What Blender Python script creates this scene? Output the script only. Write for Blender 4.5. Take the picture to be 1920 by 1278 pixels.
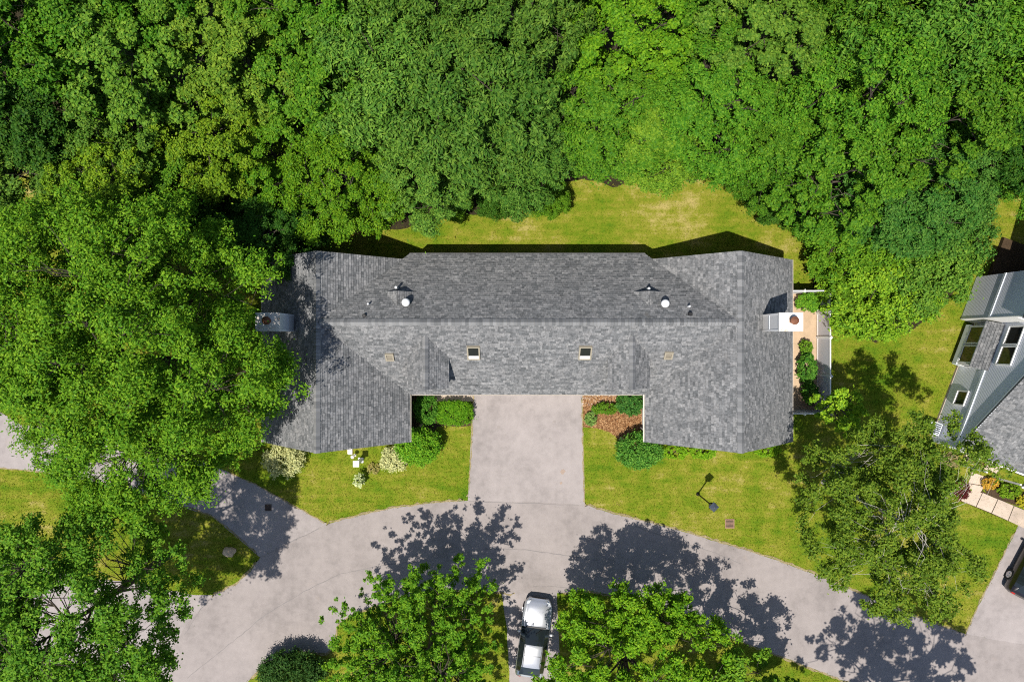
import bpy, math, random
import numpy as np
from mathutils import Vector, Matrix
random.seed(7)
R = math.radians
for o in list(bpy.data.objects): bpy.data.objects.remove(o, do_unlink=True)
scene = bpy.context.scene
COL = scene.collection

# ------------------------------------------------------------------ camera, sky, sun, exposure
CAMH = 40.0                       # metres above the ground, looking straight down, 24 mm equivalent lens
FPX = 1280.0
cam = bpy.data.cameras.new('drone_camera'); cam.lens = 24; cam.sensor_width = 36; cam.clip_end = 2000
camo = bpy.data.objects.new('drone_camera', cam); COL.objects.link(camo)
camo.location = (0, 0, CAMH); scene.camera = camo
SUN_EL, SHX, SHY = 69.4, 0.566, 0.824      # shadows fall towards (SHX, SHY)
world = bpy.data.worlds.new('World'); scene.world = world; world.use_nodes = True
nt = world.node_tree; nt.nodes.clear()
sky = nt.nodes.new('ShaderNodeTexSky'); sky.sky_type = 'NISHITA'; sky.sun_disc = False
sky.sun_elevation = R(SUN_EL); sky.sun_rotation = math.atan2(-SHX, -SHY)
bg = nt.nodes.new('ShaderNodeBackground'); bg.inputs['Strength'].default_value = 0.095
wo = nt.nodes.new('ShaderNodeOutputWorld')
nt.links.new(sky.outputs[0], bg.inputs[0]); nt.links.new(bg.outputs[0], wo.inputs[0])
sl = bpy.data.lights.new('sun', 'SUN'); sl.energy = 4.6; sl.angle = R(0.5); sl.color = (1.0, 0.95, 0.87)
so = bpy.data.objects.new('sun', sl); COL.objects.link(so)
ce = math.cos(R(SUN_EL))
so.rotation_euler = Vector((SHX*ce, SHY*ce, -math.sin(R(SUN_EL)))).to_track_quat('-Z', 'Y').to_euler()
so.location = (-20, -30, 60)
vs = scene.view_settings; vs.view_transform = 'Standard'; vs.look = 'None'; vs.gamma = 1; vs.use_curve_mapping = False
vs.exposure = 0.60
scene.cycles.use_denoising = False; scene.cycles.filter_width = 1.1
scene.cycles.max_bounces = 5; scene.cycles.diffuse_bounces = 3; scene.cycles.transmission_bounces = 3

def P(px, py, z=0.0):
    k = (CAMH - z)/FPX
    return ((px-960)*k, (639-py)*k, z)

# ------------------------------------------------------------------ materials
class NB:
    def __init__(s, name):
        s.m = bpy.data.materials.new(name); s.m.use_nodes = True
        s.t = s.m.node_tree; s.t.nodes.clear()
        s.out = s.n('ShaderNodeOutputMaterial')
    def n(s, typ, **kw):
        x = s.t.nodes.new(typ)
        for k, v in kw.items():
            if k in x.inputs: x.inputs[k].default_value = v
            else: setattr(x, k, v)
        return x
    def l(s, a, b): s.t.links.new(a, b)
    def pos(s): return s.n('ShaderNodeNewGeometry').outputs['Position']
    def noise(s, scale, detail=4, rough=.6, vec=None, stretch=None):
        x = s.n('ShaderNodeTexNoise'); x.inputs['Scale'].default_value = scale
        x.inputs['Detail'].default_value = detail; x.inputs['Roughness'].default_value = rough
        v = vec or s.pos()
        if stretch:
            mp = s.n('ShaderNodeMapping'); mp.inputs['Scale'].default_value = stretch
            s.l(v, mp.inputs[0]); v = mp.outputs[0]
        s.l(v, x.inputs['Vector']); return x.outputs['Fac']
    def ramp(s, fac, stops):
        x = s.n('ShaderNodeValToRGB'); e = x.color_ramp.elements
        while len(e) < len(stops): e.new(.5)
        for a, (p, c) in zip(e, stops):
            a.position = p; a.color = (c, c, c, 1) if isinstance(c, (int, float)) else (*c, 1)
        s.l(fac, x.inputs[0]); return x.outputs[0]
    def mix(s, fac, a, b, mode='MIX'):
        x = s.n('ShaderNodeMix', data_type='RGBA', blend_type=mode)
        for inp, v in ((x.inputs[0], fac), (x.inputs[6], a), (x.inputs[7], b)):
            if hasattr(v, 'links'): s.l(v, inp)
            elif isinstance(v, (int, float)): inp.default_value = v
            else: inp.default_value = (*v, 1)
        return x.outputs[2]
    def math(s, op, a, b=0.0):
        x = s.n('ShaderNodeMath', operation=op)
        for inp, v in ((x.inputs[0], a), (x.inputs[1], b)):
            if hasattr(v, 'links'): s.l(v, inp)
            else: inp.default_value = v
        return x.outputs[0]
    def bsdf(s, col, rough=.7, metal=0.0, spec=.3, bump=None, bstr=.3, bdist=.02, coat=0, drough=0.0):
        b = s.n('ShaderNodeBsdfPrincipled')
        if hasattr(col, 'links'): s.l(col, b.inputs['Base Color'])
        else: b.inputs['Base Color'].default_value = (*col, 1)
        if hasattr(rough, 'links'): s.l(rough, b.inputs['Roughness'])
        else: b.inputs['Roughness'].default_value = rough
        b.inputs['Metallic'].default_value = metal
        b.inputs['Specular IOR Level'].default_value = spec
        b.inputs['Coat Weight'].default_value = coat; b.inputs['Diffuse Roughness'].default_value = drough
        if bump is not None:
            bp = s.n('ShaderNodeBump'); bp.inputs['Strength'].default_value = bstr; bp.inputs['Distance'].default_value = bdist
            s.l(bump, bp.inputs['Height']); s.l(bp.outputs[0], b.inputs['Normal'])
        return b.outputs[0]
    def done(s, sh): s.l(sh, s.out.inputs[0]); return s.m

def plain(name, c, rough=.6, metal=0.0, spec=.3, var=.12, scale=6, coat=0):
    b = NB(name); f = b.noise(scale, 4)
    col = b.mix(f, tuple(x*(1-var) for x in c), tuple(min(1, x*(1+var)) for x in c))
    return b.done(b.bsdf(col, rough, metal, spec, coat=coat))

def grass_color(b):
    big = b.noise(.22, 3, .55); mid = b.noise(1.3, 4, .6); fine = b.noise(9, 4, .7); strk = b.noise(1.0, 3, .6, stretch=(.35, 2.6, 1))
    sep = b.n('ShaderNodeSeparateXYZ'); b.l(b.pos(), sep.inputs[0])
    back = b.n('ShaderNodeMapRange'); back.inputs[1].default_value = 3.5; back.inputs[2].default_value = 8.5
    back.inputs[3].default_value = 0; back.inputs[4].default_value = .06
    b.l(sep.outputs[1], back.inputs[0])
    s1 = b.math('ADD', b.math('MULTIPLY', big, .5), b.math('MULTIPLY', mid, .42))
    s2 = b.math('ADD', s1, b.math('MULTIPLY', strk, .30))
    s3 = b.math('ADD', b.math('ADD', s2, b.math('MULTIPLY', fine, .30)), back.outputs[0])
    c = b.ramp(s3, [(.48, (.036, .105, .004)), (.61, (.072, .145, .006)), (.72, (.125, .175, .009)), (.83, (.200, .205, .022)), (.96, (.35, .29, .10))])
    return c, fine
def m_ground():
    b = NB('lawn_grass'); c, fine = grass_color(b); f2 = b.noise(40, 3, .7)
    c = b.mix(.55, c, b.ramp(f2, [(.3, .45), (.7, 1.25)]), 'MULTIPLY')
    return b.done(b.bsdf(c, .9, 0, .1, bump=f2, bstr=.6, bdist=.05))
def m_blade():
    b = NB('grass_blade'); c, _ = grass_color(b)
    g = b.n('ShaderNodeNewGeometry').outputs['Random Per Island']
    c = b.mix(1.0, c, b.ramp(g, [(0, .75), (1, 1.5)]), 'MULTIPLY')
    d = b.bsdf(c, .6, 0, .2); t = b.n('ShaderNodeBsdfTranslucent'); b.l(c, t.inputs[0])
    m = b.n('ShaderNodeMixShader'); m.inputs[0].default_value = .3; b.l(d, m.inputs[1]); b.l(t.outputs[0], m.inputs[2])
    return b.done(m.outputs[0])
def m_asphalt(name, base, tint=1.0):
    b = NB(name)
    big = b.noise(.35, 4, .6); mid = b.noise(2.2, 5, .65); fine = b.noise(45, 3, .75); strk = b.noise(.6, 4, .6, stretch=(1.0, .18, 1))
    f = b.math('ADD', b.math('MULTIPLY', big, .4), b.math('ADD', b.math('MULTIPLY', mid, .35), b.math('MULTIPLY', strk, .25)))
    lo = tuple(x*.74 for x in base); hi = tuple(x*1.16 for x in base)
    c = b.ramp(f, [(.36, lo), (.5, base), (.64, hi)])
    sp = b.ramp(b.noise(5.5, 5, .8), [(.60, 0.0), (.74, .30)]); c = b.mix(sp, c, tuple(x*.62 for x in base))
    c = b.mix(.5, c, b.ramp(fine, [(.25, .70), (.75, 1.28)]), 'MULTIPLY')
    rust = b.ramp(b.noise(.9, 3, .5), [(.68, 0.0), (.80, .35)])
    c = b.mix(rust, c, (base[0]*1.12, base[1]*1.0, base[2]*.86))
    return b.done(b.bsdf(c, .85, 0, .2, bump=fine, bstr=.35, bdist=.01))
def m_shingle():
    b = NB('asphalt_shingle')
    g = b.n('ShaderNodeNewGeometry').outputs['Random Per Island']
    ob = b.n('ShaderNodeObjectInfo').outputs['Random']
    r = b.math('FRACT', b.math('ADD', g, ob))
    c = b.ramp(r, [(0, (.090, .094, .097)), (.3, (.126, .129, .132)), (.7, (.158, .159, .161)), (1, (.200, .199, .199))])
    gr = b.noise(60, 2, .7); st = b.noise(.5, 4, .6); bl = b.noise(8.5, 3, .7)
    c = b.mix(.9, c, b.ramp(bl, [(.30, .56), (.5, .97), (.70, 1.38)]), 'MULTIPLY')
    c = b.mix(.6, c, b.ramp(gr, [(.25, .65), (.75, 1.3)]), 'MULTIPLY')
    c = b.mix(.5, c, b.ramp(st, [(.3, .80), (.7, 1.2)]), 'MULTIPLY')
    rust = b.ramp(b.noise(.55, 3, .5), [(.70, 0.0), (.80, .25)])
    c = b.mix(rust, c, (.20, .165, .12))
    return b.done(b.bsdf(c, .9, 0, .2, bump=gr, bstr=.3, bdist=.01, drough=0.0))
def m_ridge():
    b = NB('ridge_cap_shingle'); ob = b.n('ShaderNodeObjectInfo').outputs['Random']; gr = b.noise(50, 2, .7)
    c = b.ramp(ob, [(0, (.125, .128, .131)), (1, (.235, .235, .236))])
    c = b.mix(.6, c, b.ramp(gr, [(.25, .7), (.75, 1.25)]), 'MULTIPLY')
    return b.done(b.bsdf(c, .9, 0, .2))
def m_leaf():
    b = NB('foliage_leaf')
    oi = b.n('ShaderNodeObjectInfo'); col = oi.outputs['Color']
    g = b.n('ShaderNodeNewGeometry').outputs['Random Per Island']
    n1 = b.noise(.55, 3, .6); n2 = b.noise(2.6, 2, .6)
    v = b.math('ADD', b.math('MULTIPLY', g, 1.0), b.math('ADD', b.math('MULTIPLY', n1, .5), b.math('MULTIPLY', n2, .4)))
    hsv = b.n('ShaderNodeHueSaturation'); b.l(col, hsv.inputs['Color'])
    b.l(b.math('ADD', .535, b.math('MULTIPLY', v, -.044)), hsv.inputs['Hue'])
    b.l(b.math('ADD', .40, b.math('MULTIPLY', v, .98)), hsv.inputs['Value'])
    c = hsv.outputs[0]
    d = b.bsdf(c, .55, 0, .09)
    t = b.n('ShaderNodeBsdfTranslucent'); b.l(b.mix(1.0, c, (1.15, 1.1, .45), 'MULTIPLY'), t.inputs[0])
    m = b.n('ShaderNodeMixShader'); m.inputs[0].default_value = .30; b.l(d, m.inputs[1]); b.l(t.outputs[0], m.inputs[2])
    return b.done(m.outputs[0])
def m_bark(name, c1, c2, sc=5):
    b = NB(name); f = b.noise(sc, 5, .7, stretch=(1, 1, .35))
    return b.done(b.bsdf(b.ramp(f, [(.35, c1), (.65, c2)]), .9, 0, .15, bump=f, bstr=.6, bdist=.03))
def m_mulch(name, a, c):
    b = NB(name); f = b.noise(14, 5, .75); f2 = b.noise(2, 3)
    col = b.ramp(f, [(.3, a), (.5, tuple((x+y)/2 for x, y in zip(a, c))), (.7, c)])
    col = b.mix(.5, col, b.ramp(f2, [(.3, .6), (.7, 1.2)]), 'MULTIPLY')
    return b.done(b.bsdf(col, .95, 0, .1, bump=f, bstr=.8, bdist=.05))
def m_glass(name, c=(.012, .016, .018)):
    b = NB(name); return b.done(b.bsdf(c, .06, 0, .6))

MT = {}
MT['ground'] = m_ground(); MT['blade'] = m_blade()
MT['road'] = m_asphalt('road_asphalt', (.238, .210, .199)); MT['drive'] = m_asphalt('driveway_asphalt', (.262, .233, .223))
MT['concrete'] = m_asphalt('path_concrete', (.42, .34, .27)); MT['patio'] = m_asphalt('patio_concrete', (.40, .29, .19))
MT['shingle'] = m_shingle(); MT['ridge'] = m_ridge(); MT['leaf'] = m_leaf()
MT['bark'] = m_bark('tree_bark', (.030, .024, .018), (.085, .070, .055)); MT['birch'] = m_bark('birch_bark', (.30, .27, .23), (.62, .58, .52), 9)
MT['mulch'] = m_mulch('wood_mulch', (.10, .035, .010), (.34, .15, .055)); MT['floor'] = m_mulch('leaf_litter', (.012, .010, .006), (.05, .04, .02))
MT['soil'] = m_mulch('garden_soil_and_deck_shade', (.03, .02, .012), (.09, .06, .035))
MT['white'] = plain('white_trim', (.74, .73, .71), .5, var=.06); MT['cream'] = plain('cream_trim', (.66, .60, .52), .55, var=.08)
MT['siding'] = plain('light_siding', (.62, .61, .59), .6, var=.06); MT['nsiding'] = plain('blue_grey_siding', (.70, .71, .77), .6, var=.07)
MT['ntrim'] = plain('pale_grey_trim', (.60, .64, .67), .55, var=.05)
MT['fence'] = plain('vinyl_fence', (.56, .55, .58), .5, var=.05); MT['flue'] = plain('rusty_flue', (.16, .065, .035), .7, .2, var=.5, scale=12)
def m_cap():
    b = NB('chimney_top_cap'); f = b.noise(3.5, 5, .7); return b.done(b.bsdf(b.ramp(f, [(.42, (.66, .64, .61)), (.58, (.58, .52, .45)), (.70, (.38, .24, .15))]), .55))
MT['stain'] = m_cap()
MT['black'] = plain('black_metal', (.012, .012, .013), .45, .3); MT['lantern'] = plain('lantern_cap_metal', (.10, .115, .14), .35, .6)
MT['glass'] = m_glass('window_glass'); MT['sky_glass'] = m_glass('skylight_glass', (.02, .022, .02))
MT['bronze'] = plain('skylight_frame', (.30, .265, .20), .55, .1); MT['dome'] = plain('vent_dome', (.66, .67, .68), .35, var=.04)
MT['tar'] = plain('crack_sealer', (.17, .155, .15), .8, var=.25, scale=3); MT['iron'] = plain('cast_iron', (.075, .055, .045), .7, .4, var=.4, scale=20)
MT['stone'] = plain('sandstone', (.46, .34, .22), .85, var=.3, scale=4); MT['silver'] = plain('silver_car_paint', (.46, .47, .50), .28, .55, .5, var=.02, coat=.6)
MT['darkpaint'] = plain('dark_car_paint', (.010, .007, .008), .25, .3, .5, var=.05, coat=.6); MT['blue'] = plain('blue_plastic', (.03, .14, .42), .4, var=.1)
MT['tyre'] = plain('tyre_rubber', (.018, .018, .018), .85); MT['rim'] = plain('alloy_rim', (.5, .5, .52), .3, .9)
MT['lamp_red'] = plain('tail_lamp', (.30, .012, .01), .25); MT['lamp_clear'] = plain('head_lamp', (.6, .62, .64), .12)
MT['tan_box'] = plain('tan_vent_box', (.20, .175, .135), .6, var=.2)
MT['yellow'] = plain('yellow_petals', (.75, .50, .03), .6, var=.25); MT['door'] = plain('garage_door_paint', (.60, .58, .55), .5)
MT['deck'] = plain('roof_deck', (.09, .09, .09), .9)

# ------------------------------------------------------------------ mesh helpers
class MB:
    def __init__(s): s.v = []; s.f = []
    def add(s, vs, fs):
        o = len(s.v); s.v += [tuple(x) for x in vs]; s.f += [tuple(i+o for i in f) for f in fs]; return s
    def poly(s, vs): return s.add(vs, [tuple(range(len(vs)))])
    def box(s, a, b):
        (x0, y0, z0), (x1, y1, z1) = a, b
        return s.add([(x0,y0,z0),(x1,y0,z0),(x1,y1,z0),(x0,y1,z0),(x0,y0,z1),(x1,y0,z1),(x1,y1,z1),(x0,y1,z1)],
                     [(3,2,1,0),(4,5,6,7),(0,1,5,4),(1,2,6,5),(2,3,7,6),(3,0,4,7)])
    def prism(s, poly, dz):          # extrude a polygon (3-D points) by vector dz
        n = len(poly); dz = Vector(dz); top = [tuple(Vector(p)+dz) for p in poly]
        return s.add(list(poly)+top, [tuple(range(n-1, -1, -1)), tuple(range(n, 2*n))]+[(i, (i+1) % n, n+(i+1) % n, n+i) for i in range(n)])
    def bar(s, p, q, w, h):          # box along p->q, width w (horizontal), height h below/above centre
        p = Vector(p); q = Vector(q); d = (q-p).normalized()
        u = d.cross(Vector((0, 0, 1)))
        u = Vector((1, 0, 0)) if u.length < 1e-4 else u.normalized()
        n = u.cross(d).normalized(); u = u*w/2; n = n*h/2
        vs = [p-u-n, p+u-n, p+u+n, p-u+n, q-u-n, q+u-n, q+u+n, q-u+n]
        return s.add(vs, [(0,1,2,3),(7,6,5,4),(0,4,5,1),(1,5,6,2),(2,6,7,3),(3,7,4,0)])
    def tube(s, pts, rad, k=6, cap=True):
        pts = [Vector(p) for p in pts]; rings = []; o = len(s.v)
        for i, p in enumerate(pts):
            d = (pts[min(i+1, len(pts)-1)]-pts[max(i-1, 0)]).normalized()
            u = d.cross(Vector((.31, .95, .05))).normalized() if abs(d.z) > .5 else d.cross(Vector((0, 0, 1))).normalized()
            w = d.cross(u)
            for j in range(k):
                a = 2*math.pi*j/k; s.v.append(tuple(p+(u*math.cos(a)+w*math.sin(a))*rad[i]))
        for i in range(len(pts)-1):
            for j in range(k):
                a = o+i*k+j; b2 = o+i*k+(j+1) % k; s.f.append((a, b2, b2+k, a+k))
        if cap:
            s.f.append(tuple(o+j for j in range(k-1, -1, -1))); s.f.append(tuple(o+(len(pts)-1)*k+j for j in range(k)))
        return s
    def lathe(s, prof, c=(0, 0), k=16):
        o = len(s.v)
        for r, z in prof:
            for j in range(k):
                a = 2*math.pi*j/k; s.v.append((c[0]+r*math.cos(a), c[1]+r*math.sin(a), z))
        for i in range(len(prof)-1):
            for j in range(k):
                a = o+i*k+j; b2 = o+i*k+(j+1) % k; s.f.append((a, b2, b2+k, a+k))
        s.f.append(tuple(o+(len(prof)-1)*k+j for j in range(k))); s.f.append(tuple(o+j for j in range(k-1, -1, -1)))
        return s
    def build(s, name, mat, parent=None, smooth=False, origin=None):
        off = origin if origin is not None else ORIG.get(parent, Vector((0, 0, 0))) if parent else Vector((0, 0, 0))
        me = bpy.data.meshes.new(name)
        me.from_pydata([tuple(Vector(p)-off) for p in s.v], [], s.f); me.update()
        if mat: me.materials.append(MT[mat] if isinstance(mat, str) else mat)
        if smooth: me.polygons.foreach_set('use_smooth', [True]*len(me.polygons))
        o = bpy.data.objects.new(name, me); COL.objects.link(o)
        if parent: o.parent = parent; ORIG[o] = off
        elif origin is not None: o.location = origin; ORIG[o] = off
        else: ORIG[o] = off
        return o
ORIG = {}
def tag(o, label=None, cat=None, group=None, kind=None):
    if label: o['label'] = label
    if cat: o['category'] = cat
    if group: o['group'] = group
    if kind: o['kind'] = kind
    return o
def empty(name, loc, label=None, cat=None, group=None, rz=0, local=False):
    o = bpy.data.objects.new(name, None); COL.objects.link(o); o.location = loc; o.rotation_euler = (0, 0, rz)
    o.empty_display_size = .3
    ORIG[o] = Vector((0, 0, 0)) if local else Vector(loc)
    return tag(o, label, cat, group)

def clip_poly(poly, clip):           # Sutherland-Hodgman, both 2-D, clip convex CCW
    out = poly
    for i in range(len(clip)):
        a = clip[i]; b = clip[(i+1) % len(clip)]
        inp = out; out = []
        if not inp: return []
        ex, ey = b[0]-a[0], b[1]-a[1]
        def side(p): return ex*(p[1]-a[1])-ey*(p[0]-a[0])
        for j in range(len(inp)):
            p = inp[j]; q = inp[(j+1) % len(inp)]; sp, sq = side(p), side(q)
            if sp >= 0: out.append(p)
            if (sp >= 0) != (sq >= 0):
                t = sp/(sp-sq); out.append((p[0]+t*(q[0]-p[0]), p[1]+t*(q[1]-p[1])))
    return out
def shingles(mb, pts, down, expo=.145, rng=random):
    """cover the planar convex polygon pts (3-D) with lapped shingle tabs; down = plan direction of fall"""
    pts = [Vector(p) for p in pts]
    n = (pts[1]-pts[0]).cross(pts[2]-pts[0]).normalized()
    if n.z < 0: n = -n; pts = pts[::-1]
    dn = Vector((down[0], down[1], 0)); dn = (dn-n*dn.dot(n)).normalized(); up = -dn
    u = up.cross(n).normalized()
    O = min(pts, key=lambda p: p.z)
    uv = [((p-O).dot(u), (p-O).dot(up)) for p in pts]
    area = sum(uv[i][0]*uv[(i+1) % len(uv)][1]-uv[(i+1) % len(uv)][0]*uv[i][1] for i in range(len(uv)))
    if area < 0: uv = uv[::-1]
    u0 = min(a for a, b in uv); u1 = max(a for a, b in uv); v1 = max(b for a, b in uv)
    v = -.02; row = 0
    while v < v1:
        x = u0-rng.random()*.3
        while x < u1:
            w = rng.choice((.11, .15, .19, .24, .30))
            rect = [(x+.003, v), (x+w-.003, v), (x+w-.003, v+expo+.01), (x+.003, v+expo+.01)]
            x += w
            pl = clip_poly(rect, uv)
            if len(pl) < 3: continue
            t = .020+rng.random()*.016; top = []; bot = []
            for a, b in pl:
                h = .026 + t*(1-(b-v)/(expo+.01))
                top.append(O+u*a+up*b+n*h); bot.append(O+u*a+up*b+n*.016)
            k = len(pl)
            mb.add(top+bot, [tuple(range(k))]+[(i, k+i, k+(i+1) % k, (i+1) % k) for i in range(k)])
        v += expo; row += 1
def slab(mb, pts, t=.10):
    pts = [Vector(p) for p in pts]; n = (pts[1]-pts[0]).cross(pts[2]-pts[0]).normalized()
    if n.z < 0: pts = pts[::-1]
    mb.prism([p+Vector((0, 0, -t)) for p in pts], (0, 0, t+.012))
def clapboards(mb, p0, p1, z0, top, out, expo=.13, lap=.010):
    """lapped boards on the vertical plane p0->p1 (2-D), from z0 up to top(s) (function of distance), facing out (2-D)"""
    p0 = Vector(p0); p1 = Vector(p1); L = (p1-p0).length; d = (p1-p0)/L; out = Vector(out)
    N = 40; ss = [L*i/N for i in range(N+1)]; zmax = max(top(s) for s in ss); z = z0
    while z < zmax:
        zt = min(z+expo, zmax); zm = (z+zt)/2
        ok = [s for s in ss if top(s) >= zm-1e-6]
        if len(ok) >= 2:
            a, b = min(ok), max(ok)
            A = p0+d*a; B = p0+d*b
            def pt(q, o, zz): return (q.x+out.x*o, q.y+out.y*o, zz)
            mb.add([pt(A, lap, z), pt(B, lap, z), pt(B, .004, zt), pt(A, .004, zt), pt(B, 0, z), pt(A, 0, z)], [(0,1,2,3), (5,4,1,0)])
        z += expo
RCAP = {}
def ridge_caps(parent, root, p, q, pitch, expo=.17, half=.17, name='ridge_shingle'):
    p = Vector(p); q = Vector(q); L = (q-p).length; d = (q-p)/L
    key = (round(pitch, 2), half)
    if key not in RCAP:
        me = bpy.data.meshes.new('ridge_shingle'); dz = -half*pitch; t = .040; ln = expo*1.25
        vs = []
        for x, h in ((0, t+.030), (ln, .0)):
            vs += [(x, -half, dz+h), (x, 0, h+.012), (x, half, dz+h), (x, -half, dz+h-t), (x, half, dz+h-t)]
        fs = [(0,5,6,1), (1,6,7,2), (0,1,2,4,3), (0,3,8,5), (2,7,9,4), (5,8,9,7,6)]
        me.from_pydata(vs, [], [f[::-1] for f in fs]); me.update(); me.materials.append(MT['ridge']); RCAP[key] = me
    n = int(L/expo); off = ORIG.get(parent, Vector((0, 0, 0)))
    for i in range(n):
        o = bpy.data.objects.new(name, RCAP[key]); COL.objects.link(o); o.parent = parent
        o.location = p+d*(i*expo)-off+Vector((0, 0, .068+random.random()*.010))
        o.rotation_euler = (random.uniform(-.02, .02), 0, math.atan2(d.y, d.x)+random.uniform(-.02, .02))

# ------------------------------------------------------------------ ground, roads, paths
def dens(pts, step=14, jit=.035, closed=True, rs=random.Random(3)):
    out = []; n = len(pts)
    for i in range(n if closed else n-1):
        a = pts[i]; b = pts[(i+1) % n]; L = math.hypot(b[0]-a[0], b[1]-a[1]); k = max(1, int(L/step))
        for j in range(k):
            t = j/k; out.append((a[0]+(b[0]-a[0])*t+rs.gauss(0, jit*32*.6), a[1]+(b[1]-a[1])*t+rs.gauss(0, jit*32*.6)))
    return out
def sheet(name, px, z, mat, kind='structure', jit=.03):
    pl = [P(x, y, 0) for x, y in dens(px, jit=jit)]
    o = MB().poly([(a, b, z) for a, b, _ in pl]).build(name, mat)
    if o.data.polygons[0].normal.z < 0: o.data.flip_normals()
    tag(o, kind=kind); return o
g = MB().poly([(-400, -400, 0), (400, -400, 0), (400, 400, 0), (-400, 400, 0)]).build('ground', 'ground'); tag(g, kind='structure')

ROAD = [(612,982),(655,970),(700,960),(745,951),(790,945),(835,940),(877,938),(985,941),(1097,946),(1150,962),(1200,975),(1250,987),(1300,1001),(1350,1016),
        (1400,1031),(1450,1047),(1530,1077),(1590,1102),(1640,1123),(1700,1149),(1760,1171),(1808,1187),(1870,1200),(2050,1230),(2300,1320),(2300,1900),
        (1900,1500),(1700,1330),(1590,1278),(1500,1243),(1420,1213),(1340,1181),(1260,1148),(1190,1124),(1110,1108),(1045,1112),
        (965,1112),(900,1106),(830,1105),(760,1118),(700,1136),(655,1154),(634,1170),(628,1190),(627,1212),(612,1224),(560,1220),(520,1230),(490,1250),(462,1280),(400,1380),(330,1560),(100,1700),
        (120,1500),(250,1330),(320,1220),(350,1170),(396,1117),(440,1096),(470,1070),(488,1043)]
road = sheet('road', ROAD, .012, 'road')
DRIVE = [(887,736),(884,800),(881,870),(877,938),(878,950),(1097,956),(1097,946),(1095,880),(1093,800),(1092,736),(1092,720),(887,720)]
drive = sheet('driveway', DRIVE, .008, 'drive', jit=.015)
LDRIVE = [(614,981),(545,943),(480,907),(420,880),(350,855),(150,808),(40,796),(0,772),(-300,720),(-300,880),(0,878),(90,886),(250,920),(395,966),(440,1002),(488,1044),(560,1020)]
ldrive = sheet('driveway', LDRIVE, .008, 'drive')
SDRIVE = [(398,1116),(345,1112),(300,1102),(240,1090),(150,1082),(0,1045),(-300,1000),(-300,1700),(110,1700),(250,1335),(325,1225),(355,1180)]
sdrive = sheet('driveway', SDRIVE, .008, 'drive')
CDRIVE = [(940,1108),(950,1180),(955,1260),(958,1420),(1062,1420),(1052,1260),(1046,1180),(1044,1108)]
cdrive = sheet('driveway', CDRIVE, .008, 'drive')
NDRIVE = [(1810,1190),(1832,1140),(1856,1092),(1882,1040),(1908,988),(1960,900),(2200,960),(2150,1250),(1900,1215)]
ndrive = sheet('driveway', NDRIVE, .008, 'drive')
FOREST = [(-400,230),(-100,250),(60,330),(180,430),(330,470),(520,478),(600,420),(640,395),(700,432),(760,425),(840,408),(920,398),(985,370),(1010,345),(1090,338),(1160,348),(1230,334),(1300,340),
          (1345,330),(1405,352),(1460,385),(1500,430),(1520,480),(1530,560),(1580,610),(1640,640),(1710,620),(1780,560),(1830,470),(1850,380),(1900,360),(2000,340),(2400,200),(2400,-900),(-400,-900)]
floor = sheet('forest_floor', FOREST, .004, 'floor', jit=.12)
sheet('lawn_edge_soil', [(1208,828),(1480,832),(1480,856),(1390,868),(1240,858)], .004, 'ground')
BED_R = [(1093,742),(1209,742),(1209,842),(1180,842),(1168,836),(1160,826),(1152,815),(1140,808),(1120,802),(1094,800)]
mulch = sheet('mulch_bed', BED_R, .006, 'mulch')
BED_L = [(770,742),(886,742),(884,798),(820,800),(812,815),(830,830),(800,860),(760,860),(758,842)]
soil = sheet('planting_bed', BED_L, .006, 'soil')
WALK_R = [(1092,736),(1160,736),(1158,750),(1142,757),(1125,758),(1105,760),(1092,762)]
sheet('walkway', WALK_R, .010, 'concrete', jit=.01)
sheet('walkway', [(800,736),(888,736),(888,752),(800,752)], .010, 'concrete', jit=.01)
PATIO = [(1480,545),(1540,545),(1540,768),(1480,768)]
patio = sheet('patio', PATIO, .010, 'patio', jit=.0)
NBED = [(1846,892),(1870,902),(1960,938),(1960,972),(1915,950),(1880,938),(1850,925),(1842,912)]
sheet('planting_bed', NBED, .006, 'soil')

def seams(parent, lines, w):
    for pts in lines:
        dp = dens(pts, 10, .03, closed=False); L = []; Rr = []
        for i in range(len(dp)):
            a = dp[max(i-1, 0)]; b = dp[min(i+1, len(dp)-1)]; dx, dy = b[0]-a[0], b[1]-a[1]; l = math.hypot(dx, dy) or 1
            ww = w*32*random.uniform(.35, 1.1)/2
            L.append((dp[i][0]-dy/l*ww, dp[i][1]+dx/l*ww)); Rr.append((dp[i][0]+dy/l*ww, dp[i][1]-dx/l*ww))
        mb = MB()
        for i in range(len(dp)-1):
            q = [P(*L[i])[:2], P(*Rr[i])[:2], P(*Rr[i+1])[:2], P(*L[i+1])[:2]]
            mb.poly([(x, y, .0165) for x, y in q])
        mb.build('crack_seam', 'tar', parent)
seams(road, [[(352,1270),(420,1215),(500,1150),(570,1108),(640,1075),(720,1058),(800,1050)], [(905,1028),(985,1030),(1060,1040),(1130,1052)],
             [(530,1022),(575,1002),(608,984)], [(345,1190),(370,1150),(398,1118)], [(1190,985),(1250,1008),(1330,1032),(1400,1060)]], .05)
def stain(parent, px, py, r, z, mat='tar', seed=0):
    rv = random.Random(seed); x, y, _ = P(px, py); k = 14
    q = [(x+math.cos(2*math.pi*i/k)*r*rv.uniform(.6, 1.15), y+math.sin(2*math.pi*i/k)*r*rv.uniform(.6, 1.15), z) for i in range(k)]
    MB().poly(q).build('stain', mat, parent)
MT['oil'] = plain('oil_stain', (.205, .178, .165), .6, var=.12, scale=9); MT['rustpatch'] = plain('rust_stain', (.27, .205, .165), .8, var=.15, scale=8)
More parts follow.
